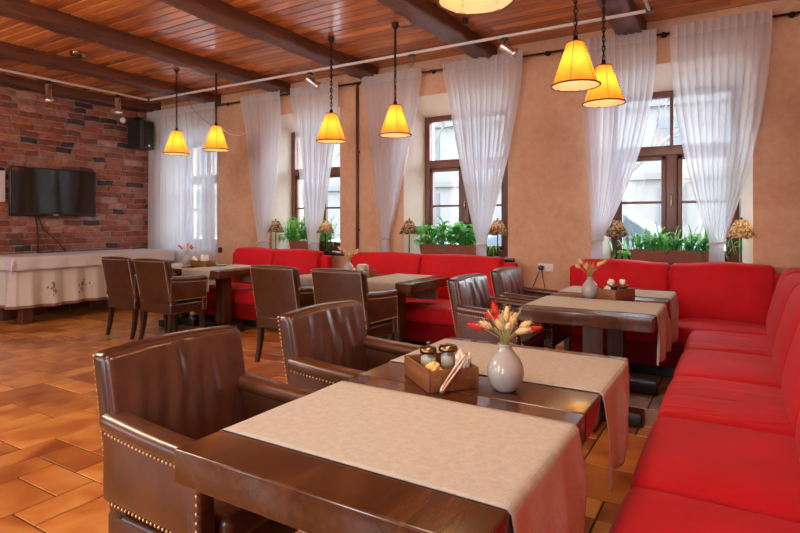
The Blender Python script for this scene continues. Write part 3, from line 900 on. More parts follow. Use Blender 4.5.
# ------------------------------------------------------------------ pendant lamps
LIGHTS = []
def add_light(name, loc, energy, color, radius, parent=None):
    d = bpy.data.lights.new(name, 'POINT'); d.energy = energy; d.color = color; d.shadow_soft_size = radius
    o = bpy.data.objects.new(name, d); COL.objects.link(o); o.location = loc
    if parent: o.parent = parent
    return o
def make_pendant():
    t = thing('pendant_lamp', '', 'lamp', group='parchment pendant lamps')   # origin: shade bottom centre
    n = 6; rb, rt, H = .158, .058, .290
    vs, fs = [], []
    for (r, z) in ((rb,0),(rt,H)):
        for k in range(n):
            for q in range(4):
                a0, a1 = 2*PI*k/n, 2*PI*(k+1)/n; a = a0+(a1-a0)*q/4
                rr_ = r*(1-.06*math.sin(q/4*PI))
                vs.append((rr_*math.cos(a), rr_*math.sin(a), z))
    m = n*4
    for k in range(m): fs.append((k,(k+1)%m,m+(k+1)%m,m+k))
    b = MB(); b.add(vs, fs, 0, True); b.build('shade', M['shade'], t)
    b = MB()
    b.tube([( (rb+.001)*math.cos(2*PI*k/36), (rb+.001)*math.sin(2*PI*k/36), .002) for k in range(36)],.006,6,closed=True); b.build('rim_lacing', M['pipe'], t); b = MB()
    b.tube([( (rt+.001)*math.cos(2*PI*k/16), (rt+.001)*math.sin(2*PI*k/16), H) for k in range(16)],.004,6,closed=True)
    b.build('top_lacing', M['pipe'], t)
    b = MB()
    for k in range(n):
        a = 2*PI*k/n
        for q in range(13):
            f0, f1 = (q+.2)/13, (q+.75)/13
            r0, r1 = rb+(rt-rb)*f0+.002, rb+(rt-rb)*f1+.002
            b.tube([(r0*math.cos(a),r0*math.sin(a),H*f0),(r1*math.cos(a),r1*math.sin(a),H*f1)],.0028,5)
    b.build('stitching', M['pipe'], t)
    b = MB(); b.lathe([(.0,H+.045),(.014,H+.045),(.020,H+.01),(.050,H-.004),(.048,H-.012),(.0,H-.012)],n=14); b.tube([(0,0,H-.01),(0,0,.17)],.016,8); b.build('cap', M['iron'], t)
    b = MB(); b.ball((0,0,.125),.042,14,sc=(1,1,1.2)); b.build('bulb', M['bulb'], t)
    return t
pend0 = make_pendant()
pends = [
 ((-6.09,4.56,2.15),'amber parchment pendant lamp farthest left, above the farthest table'),
 ((-5.40,4.60,2.16),'amber parchment pendant lamp second from left, beside the corner curtains'),
 ((-3.63,4.60,2.13),'amber parchment pendant lamp hanging before the left window, left of the brown pipe'),
 ((-2.84,4.60,2.13),'amber parchment pendant lamp hanging before the left curtain of the middle window'),
 ((-.92,3.80,2.20),'largest amber parchment pendant lamp, overlapping the left curtain of the right window'),
 ((-.875,4.50,2.205),'amber parchment pendant lamp partly behind the largest one by the right window'),
 ((-.92,2.13,2.205),'amber parchment pendant lamp cut off by the top edge, its lower rim just showing')]
for i, (loc, lab) in enumerate(pends):
    t = pend0 if i == 0 else copy_tree(pend0)
    loc = (loc[0], loc[1], loc[2]+.016)
    t.location = loc; t['label'] = lab; t.rotation_euler = (0,0,.4*i)
    # chain up to the ceiling
    b = MB(); z0, z1 = .290+.045, ZC-loc[2]-.012; nl = int((z1-z0)/.036)
    for k in range(nl):
        zc = z0+(z1-z0)*(k+.5)/nl; hh = (z1-z0)/nl*.66
        pts = [((.0115*math.cos(a) if k % 2 else 0),(0 if k % 2 else .0115*math.cos(a)), zc+hh*math.sin(a)) for a in [2*PI*q/10 for q in range(10)]]
        b.tube(pts,.0038,5,closed=True)
    b.tube([(.004*math.sin(q*1.3),.004*math.cos(q*1.7),z0+(z1-z0)*q/14) for q in range(15)],.0032,5)
    b.build('chain', M['iron'], t)
    b = MB(); b.lathe([(.0,z1-.03),(.010,z1-.03),(.035,z1),(.035,z1+.011),(0,z1+.011)],n=12); b.build('ceiling_hook', M['iron'], t)
    add_light('pendant_light', (loc[0],loc[1],loc[2]+.14), 6.2, (1,.68,.33), .085)

for p in ((-.83,1.20,2.25),(-3.2,.6,2.25),(-3.9,.4,2.25),(-6.6,1.0,2.25),(-2.0,-1.2,2.25)):  # added warm fill lights out of view, no fixtures modelled for them
    add_light('added_fill_light', p, 18, (1,.82,.62), .25)
# loose wires between lamps and ceiling
def wire(label, pts, r=.0036, mat='cord'):
    b = MB(); P = [Vector(p) for p in pts]; out = []
    for i in range(len(P)-1):
        for q in range(8):
            t_ = q/8; a = P[max(i-1,0)]; b0 = P[i]; c = P[i+1]; d = P[min(i+2,len(P)-1)]
            out.append(.5*((2*b0)+(-a+c)*t_+(2*a-5*b0+4*c-d)*t_*t_+(-a+3*b0-3*c+d)*t_**3))
    out.append(P[-1]); b.tube(out, r, 6)
    return tag(b.build('lamp_wire', M[mat]), label, 'wire', 'lamp wires')
wire('thin dark wire slanting from the farthest left pendant down before the corner curtains',[(-6.09,4.56,3.225),(-5.98,4.58,2.95),(-5.78,4.60,2.68),(-5.47,4.61,2.47)],.0032)
wire('thin pale wire swagged from the second pendant to the left window curtain',[(-5.36,4.63,2.46),(-5.50,4.9,2.42),(-5.60,5.2,2.46),(-5.72,5.55,2.68),(-5.76,5.66,2.95)],.0035,'brass')
wire('thin dark wire from the hook of the pendant left of the pipe to the beam',[(-3.63,4.60,3.225),(-3.70,4.8,3.17),(-3.80,5.02,3.13)])
wire('thin dark wire running from the fourth pendant chain to the middle beam',[(-2.84,4.60,3.225),(-2.72,4.58,3.17),(-2.55,4.56,3.16)])

# ------------------------------------------------------------------ light track and spots
tr = thing('lighting_track','white square lighting track hung below the beams round the room','track',(0,0,3.09))
def rail(p, q, nm):
    p, q = Vector(p), Vector(q); d = q-p
    b = MB(); b.rbox((0,0,0),(d.length,.024,.026),.004,(1,1,1),1,M=Matrix.Translation((p+q)/2) @ Matrix.Rotation(math.atan2(d.y,d.x),4,'Z'))
    return b.build(nm, M['track'], tr)
rail((-7.37,5.05,0),(-.62,5.10,0),'rail'); rail((-7.37,5.066,0),(-7.39,YB+.05,0),'rail'); rail((-.62,5.116,0),(-.66,YB+.05,0),'rail')
for p in ((-7.37,5.05),(-.62,5.10)):
    b = MB(); b.rbox((p[0],p[1],0),(.055,.055,.034),.004); b.build('corner_joint', M['black'], tr)
def spot(label, x, y, aim, L=.13):
    t = thing('track_spotlight', label, 'spotlight', (x,y,3.072), 0, 'track spotlights')
    b = MB(); b.rbox((0,0,-.012),(.05,.05,.03),.004); b.tube([(0,0,-.02),(0,0,-.075)],.008,6); b.build('adapter', M['black'], t)
    a = Vector(aim).normalized(); R_ = a.to_track_quat('Z','Y').to_matrix().to_4x4(); T_ = Matrix.Translation((0,0,-.09)) @ R_
    b = MB(); b.lathe([(0,-.05),(.030,-.05),(.036,-.04),(.036,L-.045),(.052,L-.035),(.052,L-.01),(.046,L-.008),(.044,L-.02)],n=18,M=T_,cap=False); b.build('head', M['chrome'], t)
    b = MB(); b.lathe([(0,L-.022),(.044,L-.022)],n=18,M=T_,cap=False); b.build('lens', M['lens'], t)
    b = MB(); b.tube([(-.045,0,-.06),(-.05,0,-.10),(0,0,-.075),(.05,0,-.10),(.045,0,-.06)],.006,6); b.build('yoke', M['black'], t)
    return t
spot('chrome track spotlight nearest the left edge, pointing down before the brick wall',-7.385,3.66,(0,.05,-1),.17)
spot('chrome track spotlight pointing down, right one of the two before the brick wall',-7.375,4.57,(.02,.05,-1),.17)
spot('round chrome track spotlight above the left window, tilted toward the wall',-4.32,5.07,(.55,.60,-.55))
spot('round chrome track spotlight above the middle window curtain, tilted toward the wall',-1.90,5.09,(.75,.45,-.5))
b = MB(); b.rbox((0,0,-.012),(.07,.04,.03),.004); b.tube([(.02,0,-.02),(.03,0,-.07),(0,0,-.12),(-.05,0,-.09)],.004,6)
tag(b.build('track_adapter', M['black'], loc=(-2.93,5.083,3.072)),'small empty black track adapter with a loose wire, near the middle beam','adapter')
dt = thing('smoke_detector','round smoke detector on the ceiling boards at upper left','detector',(-6.45,3.52,ZC))
b = MB(); b.lathe([(.0,-.055),(.05,-.055),(.075,-.04),(.085,-.012),(.09,0),(0,0)],n=20); b.build('housing', M['bronze'], dt)
b = MB(); b.lathe([(.03,-.060),(.055,-.060),(.055,-.052),(.03,-.052)],n=16); b.build('vent_ring', M['black'], dt)
b = MB(); b.lathe([(0,-.05),(.022,-.05),(.026,0),(0,0)],n=12); tag(b.build('ceiling_hook', M['black'], loc=(-2.21,4.85,ZC)),'small black hook on the ceiling boards right of the middle beam','hook')

# ------------------------------------------------------------------ window sill things
def sill_lamp():
    t = thing('sill_lamp', '', 'lamp', group='small mosaic lamps on the sills')
    b = MB(); b.lathe([(.0,0),(.055,0),(.055,.008),(.02,.018),(.0,.02)],n=18); b.build('base', M['iron'], t)
    b = MB(); b.tube([(0,0,.015),(0,0,.30)],.0065,8); b.build('stem', M['iron'], t)
    b = MB(); n = 24; vs, fs = [], []
    prof = [(.118,.262),(.088,.33),(.058,.39),(.040,.415)]
    for i,(r,z) in enumerate(prof):
        for k in range(n):
            a = 2*PI*k/n; sc = 1+.05*abs(math.sin(a*3))*(1 if i == 0 else .4)
            vs.append((r*sc*math.cos(a), r*sc*math.sin(a), z-(.014*abs(math.sin(a*3)) if i == 0 else 0)))
    for i in range(len(prof)-1):
        for k in range(n): fs.append((i*n+k,i*n+(k+1)%n,(i+1)*n+(k+1)%n,(i+1)*n+k))
    b.add(vs, fs); b.build('shade', M['mosaic'], t)
    b = MB(); b.ball((0,0,.34),.018,10,sc=(1,1,1.3)); b.build('bulb', M['small_bulb'], t)
    b = MB(); b.ball((0,0,.43),.012,8); b.tube([(0,0,.40),(0,0,.43)],.005,6); b.build('finial', M['iron'], t)
    return t
sl = sill_lamp(); SZ = ZS+.003
for i,(x,y,lab) in enumerate([(-5.60,5.83,'small table lamp with mosaic shade at the left end of the left window sill'),
    (-4.70,5.83,'small table lamp with mosaic shade at the right end of the left window sill'),
    (-3.40,5.83,'small table lamp with mosaic shade at the left end of the middle window sill'),
    (-2.26,5.83,'small table lamp with mosaic shade at the right end of the middle window sill'),
    (-1.02,5.87,'small table lamp with mosaic shade half behind the left curtain of the right window'),
    (.045,5.86,'small table lamp with brown mosaic shade at the right end of the right window sill')]):
    t = sl if i == 0 else copy_tree(sl)
    t.location = (x,y,SZ); t['label'] = lab; t.rotation_euler = (0,0,i*.7)
    add_light('sill_lamp_light', (x,y,SZ+.345), (.12,.4,.12,.25,.15,.9)[i], (1,.68,.36), .035)

def leafblade(b, base, az, length, width, rise, droop, rr, mat=0, seg=7, tipw=.0, fold=.25):
    """an arching blade leaf"""
    d = Vector((math.cos(az), math.sin(az), 0)); side = Vector((-math.sin(az), math.cos(az), 0))
    pts = []; tw = rr.uniform(-.5,.5)
    for k in range(seg+1):
        q = k/seg
        p = Vector(base)+d*(length*(q*(1-.25*rise))*(.55+.45*(1-rise)))+Vector((0,0,length*(rise*q-droop*q*q)))
        pts.append(p)
    vs, fs = [], []
    for k, p in enumerate(pts):
        q = k/seg; w = width*(math.sin(PI*min(1,(q*.93+.07)))**.75)*.5
        sd = (side+Vector((0,0,tw*q*.6))).normalized()
        vs += [p-sd*w+Vector((0,0,fold*w)), p, p+sd*w+Vector((0,0,fold*w))]
    for k in range(seg):
        for e in (0,1): fs.append((k*3+e,k*3+e+1,(k+1)*3+e+1,(k+1)*3+e))
    b.add(vs, fs, mat, True)
def planter(label, x0, x1, y, h=.125, w=.17):
    t = thing('window_planter', label, 'planter', ((x0+x1)/2,y,SZ)); L = x1-x0
    b = MB(); a, c = L/2, w/2
    vs = [(-a+.02,-c+.015,0),(a-.02,-c+.015,0),(a-.02,c-.015,0),(-a+.02,c-.015,0),(-a,-c,h),(a,-c,h),(a,c,h),(-a,c,h),
          (-a+.012,-c+.012,h),(a-.012,-c+.012,h),(a-.012,c-.012,h),(-a+.012,c-.012,h),(-a+.012,-c+.012,h-.03),(a-.012,-c+.012,h-.03),(a-.012,c-.012,h-.03),(-a+.012,c-.012,h-.03)]
    fs = [(3,2,1,0)]
    for o_ in (0,4,8):
        for e in range(4): fs.append((o_+e,o_+(e+1)%4,o_+4+(e+1)%4,o_+4+e))
    b.add(vs, fs, 0, False); b.build('trough', M['planter'], t)
    b = MB(); b.box((0,0,h-.035),(L-.026,w-.026,.02)); b.build('soil', M['soil'], t)
    return t
PY = 5.985
planter('long brown planter trough on the left window sill',-5.42,-4.98,PY)
planter('long brown planter trough of broad leaves on the middle window sill',-3.30,-2.50,PY)
planter('long brown planter trough of narrow leaves on the right window sill',-.895,-.10,PY)
def plant(name, label, cat, x, y, z, kind, seed, group=None, n=None, spread=.1, ylim=.12):
    rr = random.Random(seed)
    t = thing(name, label, cat, (x,y,z), 0, group)
    b = MB()
    if kind == 'lily':
        for k in range(n or 42):
            az = rr.uniform(0, 2*PI); bx, by = rr.gauss(0,spread*.5), rr.gauss(0,.03)
            L = rr.uniform(.14,.24); st = rr.uniform(.05,.25)
            lean = Vector((math.cos(az)*.10,math.sin(az)*.05-.015,0))*rr.uniform(.2,1.2)
            top = Vector((bx,by,0))+lean+Vector((0,0,st))
            top.y = max(-ylim, min(ylim*.6, top.y))
            b.tube([(bx,by,0),top*.5+Vector((bx,by,st*.2))*.5,top],.003,5,mat=1)
            leafblade(b, top, az, L, rr.uniform(.065,.10), rr.uniform(.15,.95), rr.uniform(.25,.8), rr, 0, 7, fold=.35)
    elif kind == 'spider':
        for k in range(n or 70):
            az = rr.uniform(0, 2*PI)
            if rr.random() < .4: az = rr.choice((0,PI))+rr.uniform(-.6,.6)
            leafblade(b, (rr.gauss(0,spread*.5),rr.gauss(0,.025),0), az, rr.uniform(.22,.42), rr.uniform(.022,.036), rr.uniform(.85,1.5), rr.uniform(.55,1.15), rr, 0, 9, fold=.5)
    elif kind == 'bushy':
        for k in range(n or 26):
            az = rr.uniform(0,2*PI); h = rr.uniform(.12,.36); o_ = Vector((math.cos(az)*.16,math.sin(az)*.07,0))*rr.random()
            b0 = Vector((rr.gauss(0,spread*.5),rr.gauss(0,.02),0)); tp = b0+o_+Vector((0,0,h))
            b.tube([b0,(b0+tp)/2+Vector((0,0,.03)),tp],.0022,4,mat=1)
            for q in range(9):
                p = b0+(tp-b0)*(.25+.75*q/8)
                leafblade(b, p, rr.uniform(0,2*PI), rr.uniform(.06,.11), rr.uniform(.018,.030), rr.uniform(.1,.8), rr.uniform(.1,.5), rr, 0, 4)
    elif kind == 'trail':
        for k in range(n or 16):
            az = rr.uniform(PI*.8,PI*1.9)
            leafblade(b, (rr.gauss(0,.015),rr.gauss(0,.015),0), az, rr.uniform(.12,.24), rr.uniform(.012,.026), rr.uniform(.5,1.0), rr.uniform(.7,1.3), rr, 0, 8, fold=.3)
    b.build('foliage', [M[{'lily':'leaf','spider':'leaf3','bushy':'leaf2','trail':'leaf2'}[kind]], M['leaf2']], t)
    return t
PZ = SZ+.092
for i,(x,lab) in enumerate([(-3.12,'broad leaved green plant at the left end of the middle planter'),(-2.90,'broad leaved green plant in the centre of the middle planter'),(-2.68,'broad leaved green plant at the right end of the middle planter')]):
    plant('broad_leaf_plant',lab,'plant',x,PY,PZ,'lily',20+i,'broad leaved plants',46,.20)
for i,(x,lab) in enumerate([(-.74,'arching narrow leaved plant at the left end of the right planter'),(-.50,'arching narrow leaved plant in the centre of the right planter'),(-.26,'arching narrow leaved plant at the right end of the right planter')]):
    plant('narrow_leaf_plant',lab,'plant',x,PY-.02,PZ,'spider',30+i,'narrow leaved plants',64,.22)
for i,(x,lab) in enumerate([(-5.32,'bushy fine leaved plant at the left end of the left planter'),(-5.12,'bushy fine leaved plant at the right end of the left planter')]):
    plant('bushy_plant',lab,'plant',x,PY,PZ,'bushy',40+i,'bushy plants',58,.28)
def pot(label, x, y, r=.055, h=.10, mat='planter'):
    t = thing('flower_pot', label, 'pot', (x,y,SZ))
    b = MB(); b.lathe([(0,0),(r*.72,0),(r,h),(r*1.08,h),(r*1.08,h+.012),(r*.9,h+.012),(r*.85,h-.012),(0,h-.012)],n=18); b.build('vessel', M[mat], t)
    b = MB(); b.lathe([(0,0),(r*.84,0)],(0,0,h-.010),14,cap=False); b.build('soil', M['soil'], t)
pot('square small brown pot behind the right lamp on the left window sill',-4.76,5.98,.06,.115)
plant('leafy_plant','green leafy plant in the small pot on the left window sill','plant',-4.76,5.98,SZ+.105,'bushy',51,None,14,.05)
plant('leafy_plant','low dark green plant in the right corner of the left window','plant',-4.74,5.93,SZ,'bushy',52,None,9,.03)
pot('small brown pot right of the gathered curtain on the middle window sill',-2.40,5.97,.05,.10)
plant('fern_plant','drooping green fern in the small pot on the middle window sill','plant',-2.37,5.96,SZ+.092,'trail',53,None,22)
plant('trailing_plant','drooping green shoots at the left end of the middle planter','plant',-3.31,5.95,SZ+.15,'trail',54,None,14)
pot('small brown pot left of the planter on the right window sill',-.985,6.02,.045,.07)
plant('trailing_plant','pale green trailing plant left of the planter on the right window sill','plant',-.97,5.99,SZ+.06,'trail',55,None,26)

# ------------------------------------------------------------------ table top things
TT = TH+.001
def vase(label, x, y, z, sc=1, rz=0, spread=1):
    t = thing('bud_vase', label, 'vase', (x,y,z), rz, 'ceramic vases')
    prof = [(0,0),(.030,0),(.036,.004),(.053,.026),(.0605,.055),(.058,.078),(.046,.104),(.030,.124),(.0215,.137),(.0205,.146),(.024,.152),(.021,.152),(.017,.144),(.017,.12),(0,.11)]
    b = MB(); b.lathe([(r*sc,h*sc) for r,h in prof],n=32); b.build('vessel', M['ceramic'], t)
    return t
def bunch(label, x, y, z, reds, creams, seed, sc=1, size=1.0):
    rr = random.Random(seed)
    t = thing('dried_grass_bunch', label, 'dried flowers', (x,y,z), 0, 'dried grass bunches')
    st = MB()
    def tail(az, out, up, L, w, mat, nm):
        p0 = Vector((.004*math.cos(az),.004*math.sin(az),-.03)); d = Vector((math.cos(az)*out, math.sin(az)*out, up))
        p1 = Vector((0,0,.01))+d*.6; p2 = Vector((0,0,.01))+d
        st.tube([p0*sc,(Vector((0,0,.01))+d*.25)*sc,p1*sc,p2*sc],.0012*sc,5)
        ax = (d+Vector((0,0,-.02))).normalized()
        R_ = Matrix.Translation(p2*sc) @ ax.to_track_quat('Z','Y').to_matrix().to_4x4()
        b = MB(); n = 12; prof = [(0,-.002)]+[(w*math.sin(PI*(k+.6)/11.2)**.7*(1-.35*k/10), L*k/10) for k in range(11)]+[(0,L*1.03)]
        b.lathe([(r*sc*(1+.12*math.sin(i*2.1)),h*sc) for i,(r,h) in enumerate(prof)],n=n,M=R_)
        for q in range(46):   # bristles
            a = rr.uniform(0,2*PI); h = L*rr.uniform(.1,1); r = w*.8
            q0 = R_ @ Vector((r*.7*math.cos(a)*sc, r*.7*math.sin(a)*sc, h*sc)); q1 = R_ @ Vector((r*1.55*math.cos(a)*sc, r*1.55*math.sin(a)*sc, (h+.008)*sc))
            b.tube([q0,q1],[.0007*sc,.0002*sc],3)
        b.build(nm, M[mat], t)
    for (az,out,up,L) in reds: tail(az,out*size,up*size,L,.0115,'tail_red','red_grass_head')
    for (az,out,up,L) in creams: tail(az,out*size,up*size,L,.0125,'tail_cream','cream_grass_head')
    for k in range(16):
        az = rr.uniform(0,2*PI); o = rr.uniform(.02,.06)*size; u = rr.uniform(.06,.12)*size
        st.tube([(0,0,-.03*sc),Vector((math.cos(az)*o*.4,math.sin(az)*o*.4,u*.5))*sc,Vector((math.cos(az)*o,math.sin(az)*o,u))*sc],[.0011*sc,.001*sc,.0022*sc],5)
    st.build('stems', M['stem_green'], t)
    return t
# camera-right on the table is roughly (.86,.52): azimuth 31 deg
A = math.radians(31)
vase('round grey ceramic vase on the foreground table beside the condiment box',-.643,1.727,TT)
bunch('red and cream dried grasses in the foreground vase',-.643,1.727,TT+.15,
      [(A+PI,.070,.040,.056),(A+2.7,.026,.083,.046),(A+PI-.5,.018,.046,.052),(A+.05,.060,.032,.062),(A+2.9,.042,.070,.03)],
      [(A+PI+.2,.046,.044,.048),(A+2.2,.020,.054,.046),(A+1.2,.014,.064,.048),(A+.6,.022,.050,.046),(A-.3,.034,.030,.05),(A-.2,.046,.046,.042),(A+2.8,.010,.036,.042),(A-1.4,.018,.040,.036)],1)
vase('pale ceramic vase on the tables by the right window',-.90,4.14,TT,.98)
bunch('pale dried grasses with one red head in the right window vase',-.90,4.14,TT+.148,[(A+.3,.03,.05,.03),(A+2.8,.035,.09,.03)],
      [(A+PI,.07,.06,.04),(A+2.7,.05,.085,.045),(A+2.0,.02,.06,.04),(A+.2,.055,.07,.05),(A,.08,.085,.05),(A+PI+.6,.03,.05,.04)],2)
vase('pale ceramic vase on the middle tables behind a leather chair',-3.42,4.62,TT,.98)
bunch('white and red dried grasses in the middle table vase',-3.42,4.62,TT+.148,[(A+PI,.06,.08,.04),(A+.2,.03,.04,.04),(A+PI-.4,.04,.06,.03)],
      [(A+PI,.075,.10,.05),(A+2.6,.04,.07,.04),(A+.1,.06,.06,.05),(A,.075,.085,.04),(A+1.5,.015,.05,.03)],3)
vase('pale ceramic vase on the far left tables',-5.90,4.56,TT,1.0)
bunch('dark red dried grasses in the far left vase',-5.90,4.56,TT+.15,[(A+PI,.065,.07,.05),(A+PI+.2,.04,.05,.045),(A+.1,.04,.065,.05),(A+.9,.015,.075,.05),(A-.2,.055,.05,.045)],
      [(A+2.4,.03,.05,.03),(A,.03,.03,.03),(A+PI,.02,.06,.03),(A+.2,.065,.06,.03)],4)

def tray(label, x, y, rz, L, W, h, z=TT):
    t = thing('wooden_box', label, 'box', (x,y,z), rz, 'open wooden condiment boxes')
    e = .009
    for sg in (-1,1):
        b = MB(); b.rbox((0,sg*(W/2-e/2),h/2),(L,e,h),.0015,(1,1,1),1); b.build('side_panel', M['box_wood'], t)
        b = MB(); b.rbox((sg*(L/2-e/2),0,h/2),(e,W-2*e-.0005,h),.0015,(1,1,1),1); b.build('end_panel', M['box_wood'], t)
    b = MB(); b.box((0,0,.005),(L-2*e-.001,W-2*e-.001,.008)); b.build('bottom', M['box_wood'], t)
    return t
BX, BY, BR = -.872, 1.706, math.radians(140)
tray('open wooden condiment box on the foreground table, holding jars and sugar',BX,BY,BR,.235,.180,.070)
def at_box(u, v, z=.010):   # u along the long side, v across
    c, s_ = math.cos(BR), math.sin(BR)
    return (BX+u*c-v*s_, BY+u*s_+v*c, TT+z)
def jar(label, p, r, h, lidr, knob=True):
    t = thing('glass_jar', label, 'jar', p, 0, 'glass condiment jars')
    b = MB(); b.lathe([(0,0),(r*.92,0),(r,.006),(r,h*.82),(r*.8,h*.93),(r*.8,h),(r*.72,h),(r*.72,h*.92),(r*.92,h*.80),(r*.92,.01),(0,.01)],n=20); b.build('glass_body', M['jar_glass'], t)
    b = MB(); b.lathe([(0,.011),(r*.86,.011),(r*.88,h*.74),(0,h*.75)],n=16); b.build('contents', M['napkin'], t)
    z = h; b = MB(); b.lathe([(0,z-.006),(lidr,z-.006),(lidr*1.03,z+.002),(lidr*.9,z+.013),(lidr*.4,z+.018),(0,z+.018)],n=20)
    if knob: b.tube([(0,0,z+.016),(0,0,z+.026)],.003,6); b.ball((0,0,z+.029),.0065,10,sc=(1.2,1.2,.8))
    b.build('lid', M['bronze'], t)
    return t
jar('glass jar with a knobbed bronze lid, left one in the foreground condiment box',at_box(.078,.012),.031,.078,.030)
jar('glass jar with a broad bronze lid, right one in the foreground condiment box',at_box(.050,-.053),.030,.086,.034,False)
tg = thing('stick_tumbler','clear tumbler packed with white sugar sticks in the foreground condiment box','tumbler',at_box(-.068,-.052))
b = MB(); b.lathe([(0,0),(.029,0),(.033,.085),(.0305,.085),(.027,.005),(0,.005)],n=20); b.build('glass_body', M['jar_glass'], tg)
b = MB(); rr = random.Random(2)
for k in range(15):
    a, r = rr.uniform(0,2*PI), .022*math.sqrt(rr.random()); p = (r*math.cos(a),r*math.sin(a)); q = (p[0]*1.2,p[1]*1.2)
    b.tube([(p[0],p[1],.008),(q[0],q[1],.092+.012*rr.random())],.0036,6)
b.build('sugar_sticks', M['toothpick'], tg)
rr = random.Random(12); b = MB()
for k in range(110):
    u, v = rr.gauss(-.045,.028), rr.gauss(.040,.018)
    u = max(-.100,min(.030,u)); v = max(-.012,min(.074,v)); h = .018+.062*math.exp(-((u+.045)**2/.0026+(v-.040)**2/.0014))*rr.uniform(.55,1)
    p = at_box(u, v, h); b.rbox((0,0,0),(.013,.013,.010),.003,(1,1,1),1,M=Matrix.Translation(p) @ Matrix.Rotation(rr.uniform(0,6),4,'Z') @ Matrix.Rotation(rr.uniform(0,2),4,'X'))
tag(b.build('sugar_heap', M['sugar']),'heap of golden sugar lumps in the foreground condiment box','sugar',kind='stuff')
# tongs leaning over the near side
tgs = thing('sugar_tongs','silver sugar tongs leaning against the front of the condiment box','tongs',at_box(-.1175,.0,.0))
def tong(off, nm):
    c, s_ = math.cos(BR), math.sin(BR)
    def L(u, v, z): return (u*c-v*s_, u*s_+v*c, z)
    b = MB()
    pts = [L(-.026,.055+off*.2,.006), L(-.024,.050+off*.5,.018), L(-.016,.024+off,.045), L(-.006,-.012+off*1.3,.080), L(.004,-.042+off*.6,.108), L(.006,-.048,.116)]
    b.tube(pts,[.007,.0065,.0042,.0045,.005,.006],8)
    return b.build(nm, M['chrome'], tgs)
tong(.007,'tong_arm'); tong(-.007,'tong_arm')

tray('open wooden box on the tables by the right window, holding two small pots',-.745,4.20,math.radians(64),.225,.185,.075)
def smallpot(label, x, y, r=.032, h=.045, z=TT+.050):
    t = thing('clay_pot', label, 'pot', (x,y,z), 0, 'small dark pots in the right box')
    b = MB(); b.lathe([(0,-.035),(r*.7,-.035),(r*.9,h*.7),(r*1.15,h*.7),(r*1.15,h),(r*.9,h),(r*.85,h*.8),(0,h*.8)],n=16); b.build('vessel', M['terra_pot'], t)
    b = MB(); rr = random.Random(int(x*100))
    for k in range(7): b.ball((rr.gauss(0,.014),rr.gauss(0,.014),h+.008+.025*rr.random()),.014,7)
    b.build('white_filling', M['napkin'], t)
smallpot('small dark clay pot with a tall white filling, left one in the right window box',-.752,4.20)
smallpot('small dark clay pot with a white filling, right one in the right window box',-.690,4.23)
b = MB(); b.prism([(-.03,0),(.03,0),(.025,.07),(0,.085),(-.022,.06)],-.006,.006,'y'); b.prism([(-.03,0),(.03,0),(.02,.06),(-.01,.075)],.010,.018,'y')
tag(fix_normals(b.build('folded_napkin', M['napkin'], loc=(-.785,4.150,TT+.012))),'white folded napkins at the left side of the right window box','napkin')
tray('open wooden box on the middle tables, holding a glass candle holder',-3.215,4.56,math.radians(8),.25,.15,.07)
cd = thing('candle_jar','cream candle jar with ribs standing in the middle table box','candle',(-3.20,4.56,TT+.010))
b = MB(); b.lathe([(0,0),(.055,0),(.062,.02),(.062,.105),(.056,.11),(.052,.105),(.052,.09),(0,.09)],n=24); b.build('jar', M['ceramic'], cd)
b = MB(); b.lathe([(0,.091),(.045,.091),(.044,.115),(0,.118)],n=16); b.build('wax', M['napkin'], cd)
b = MB(); b.tube([(0,0,.115),(0,0,.13)],.002,5); b.build('wick', M['cord'], cd)
b = MB(); b.prism([(-.03,0),(.03,0),(.012,.075),(-.015,.06)],-.006,.006,'y')
tag(fix_normals(b.build('folded_napkin', M['napkin'], loc=(-3.30,4.55,TT+.010))),'white folded napkin in the left end of the middle table box','napkin')
tray('open wooden box on the far left tables, holding rolled napkins',-5.64,4.60,math.radians(4),.27,.15,.075)
for i,(x,tilt,lab) in enumerate([(-5.735,-.75,'white rolled napkin leaning left in the far left box'),(-5.635,-.1,'white rolled napkin upright in the middle of the far left box'),(-5.575,.05,'white rolled napkin at the right end of the far left box')]):
    b = MB(); b.lathe([(0,0),(.024,0),(.027,.06),(.022,.115),(.010,.125),(0,.122)],n=12,M=Matrix.Rotation(tilt,4,'Y'))
    tag(b.build('rolled_napkin', M['napkin'], loc=(x,4.60,TT+.022)),lab,'napkin','rolled napkins in the far left box')
b = MB(); b.lathe([(0,0),(.045,0),(.072,.014),(.075,.018),(.068,.016),(.04,.006),(0,.006)],n=24); tag(b.build('saucer', M['ceramic'], loc=(-5.45,4.72,TT+.003)),'small white saucer on the far left tables right of the wooden box','saucer')

# ------------------------------------------------------------------ outside
b = MB(); b.box((-20,36,-.14),(90,59,.1)); b.box((-20,9.0,-.07),(90,5.0,.1)); structure(b.build('ground_street', M['asphalt']), 'grey street outside the windows')
bd = thing('street_building','pale stone building across the street seen through the windows','building',(-24,36,-.3))
b = MB(); b.box((0,5,9),(64,10,18)); b.build('wall', M['facade'], bd)
for z in (4.3,8.6,12.9,17.6):
    b = MB(); b.box((0,-.15,z),(64,.4,.35)); b.build('cornice', M['facade2'], bd)
wf = MB(); wf.box((0,0,0),(1.5,.10,2.2)); wfo = wf.build('window', M['facade2'], bd)
pg = MB()
for sx in (-1,1): pg.box((sx*.33,-.06,-.35),(.58,.04,1.3)); 
pg.box((0,-.06,.68),(1.24,.04,.56)); pgo = pg.build('pane', M['facade_glass'], wfo)
first = True
for z in (2.6,6.7,11.0):
    for k in range(20):
        x = -30.4+k*3.2
        if k in (4,8,9,15): continue
        if first: w = wfo; first = False
        else:
            w = wfo.copy(); COL.objects.link(w); p = pgo.copy(); COL.objects.link(p); p.parent = w
        w.location = (x,-.03,z)
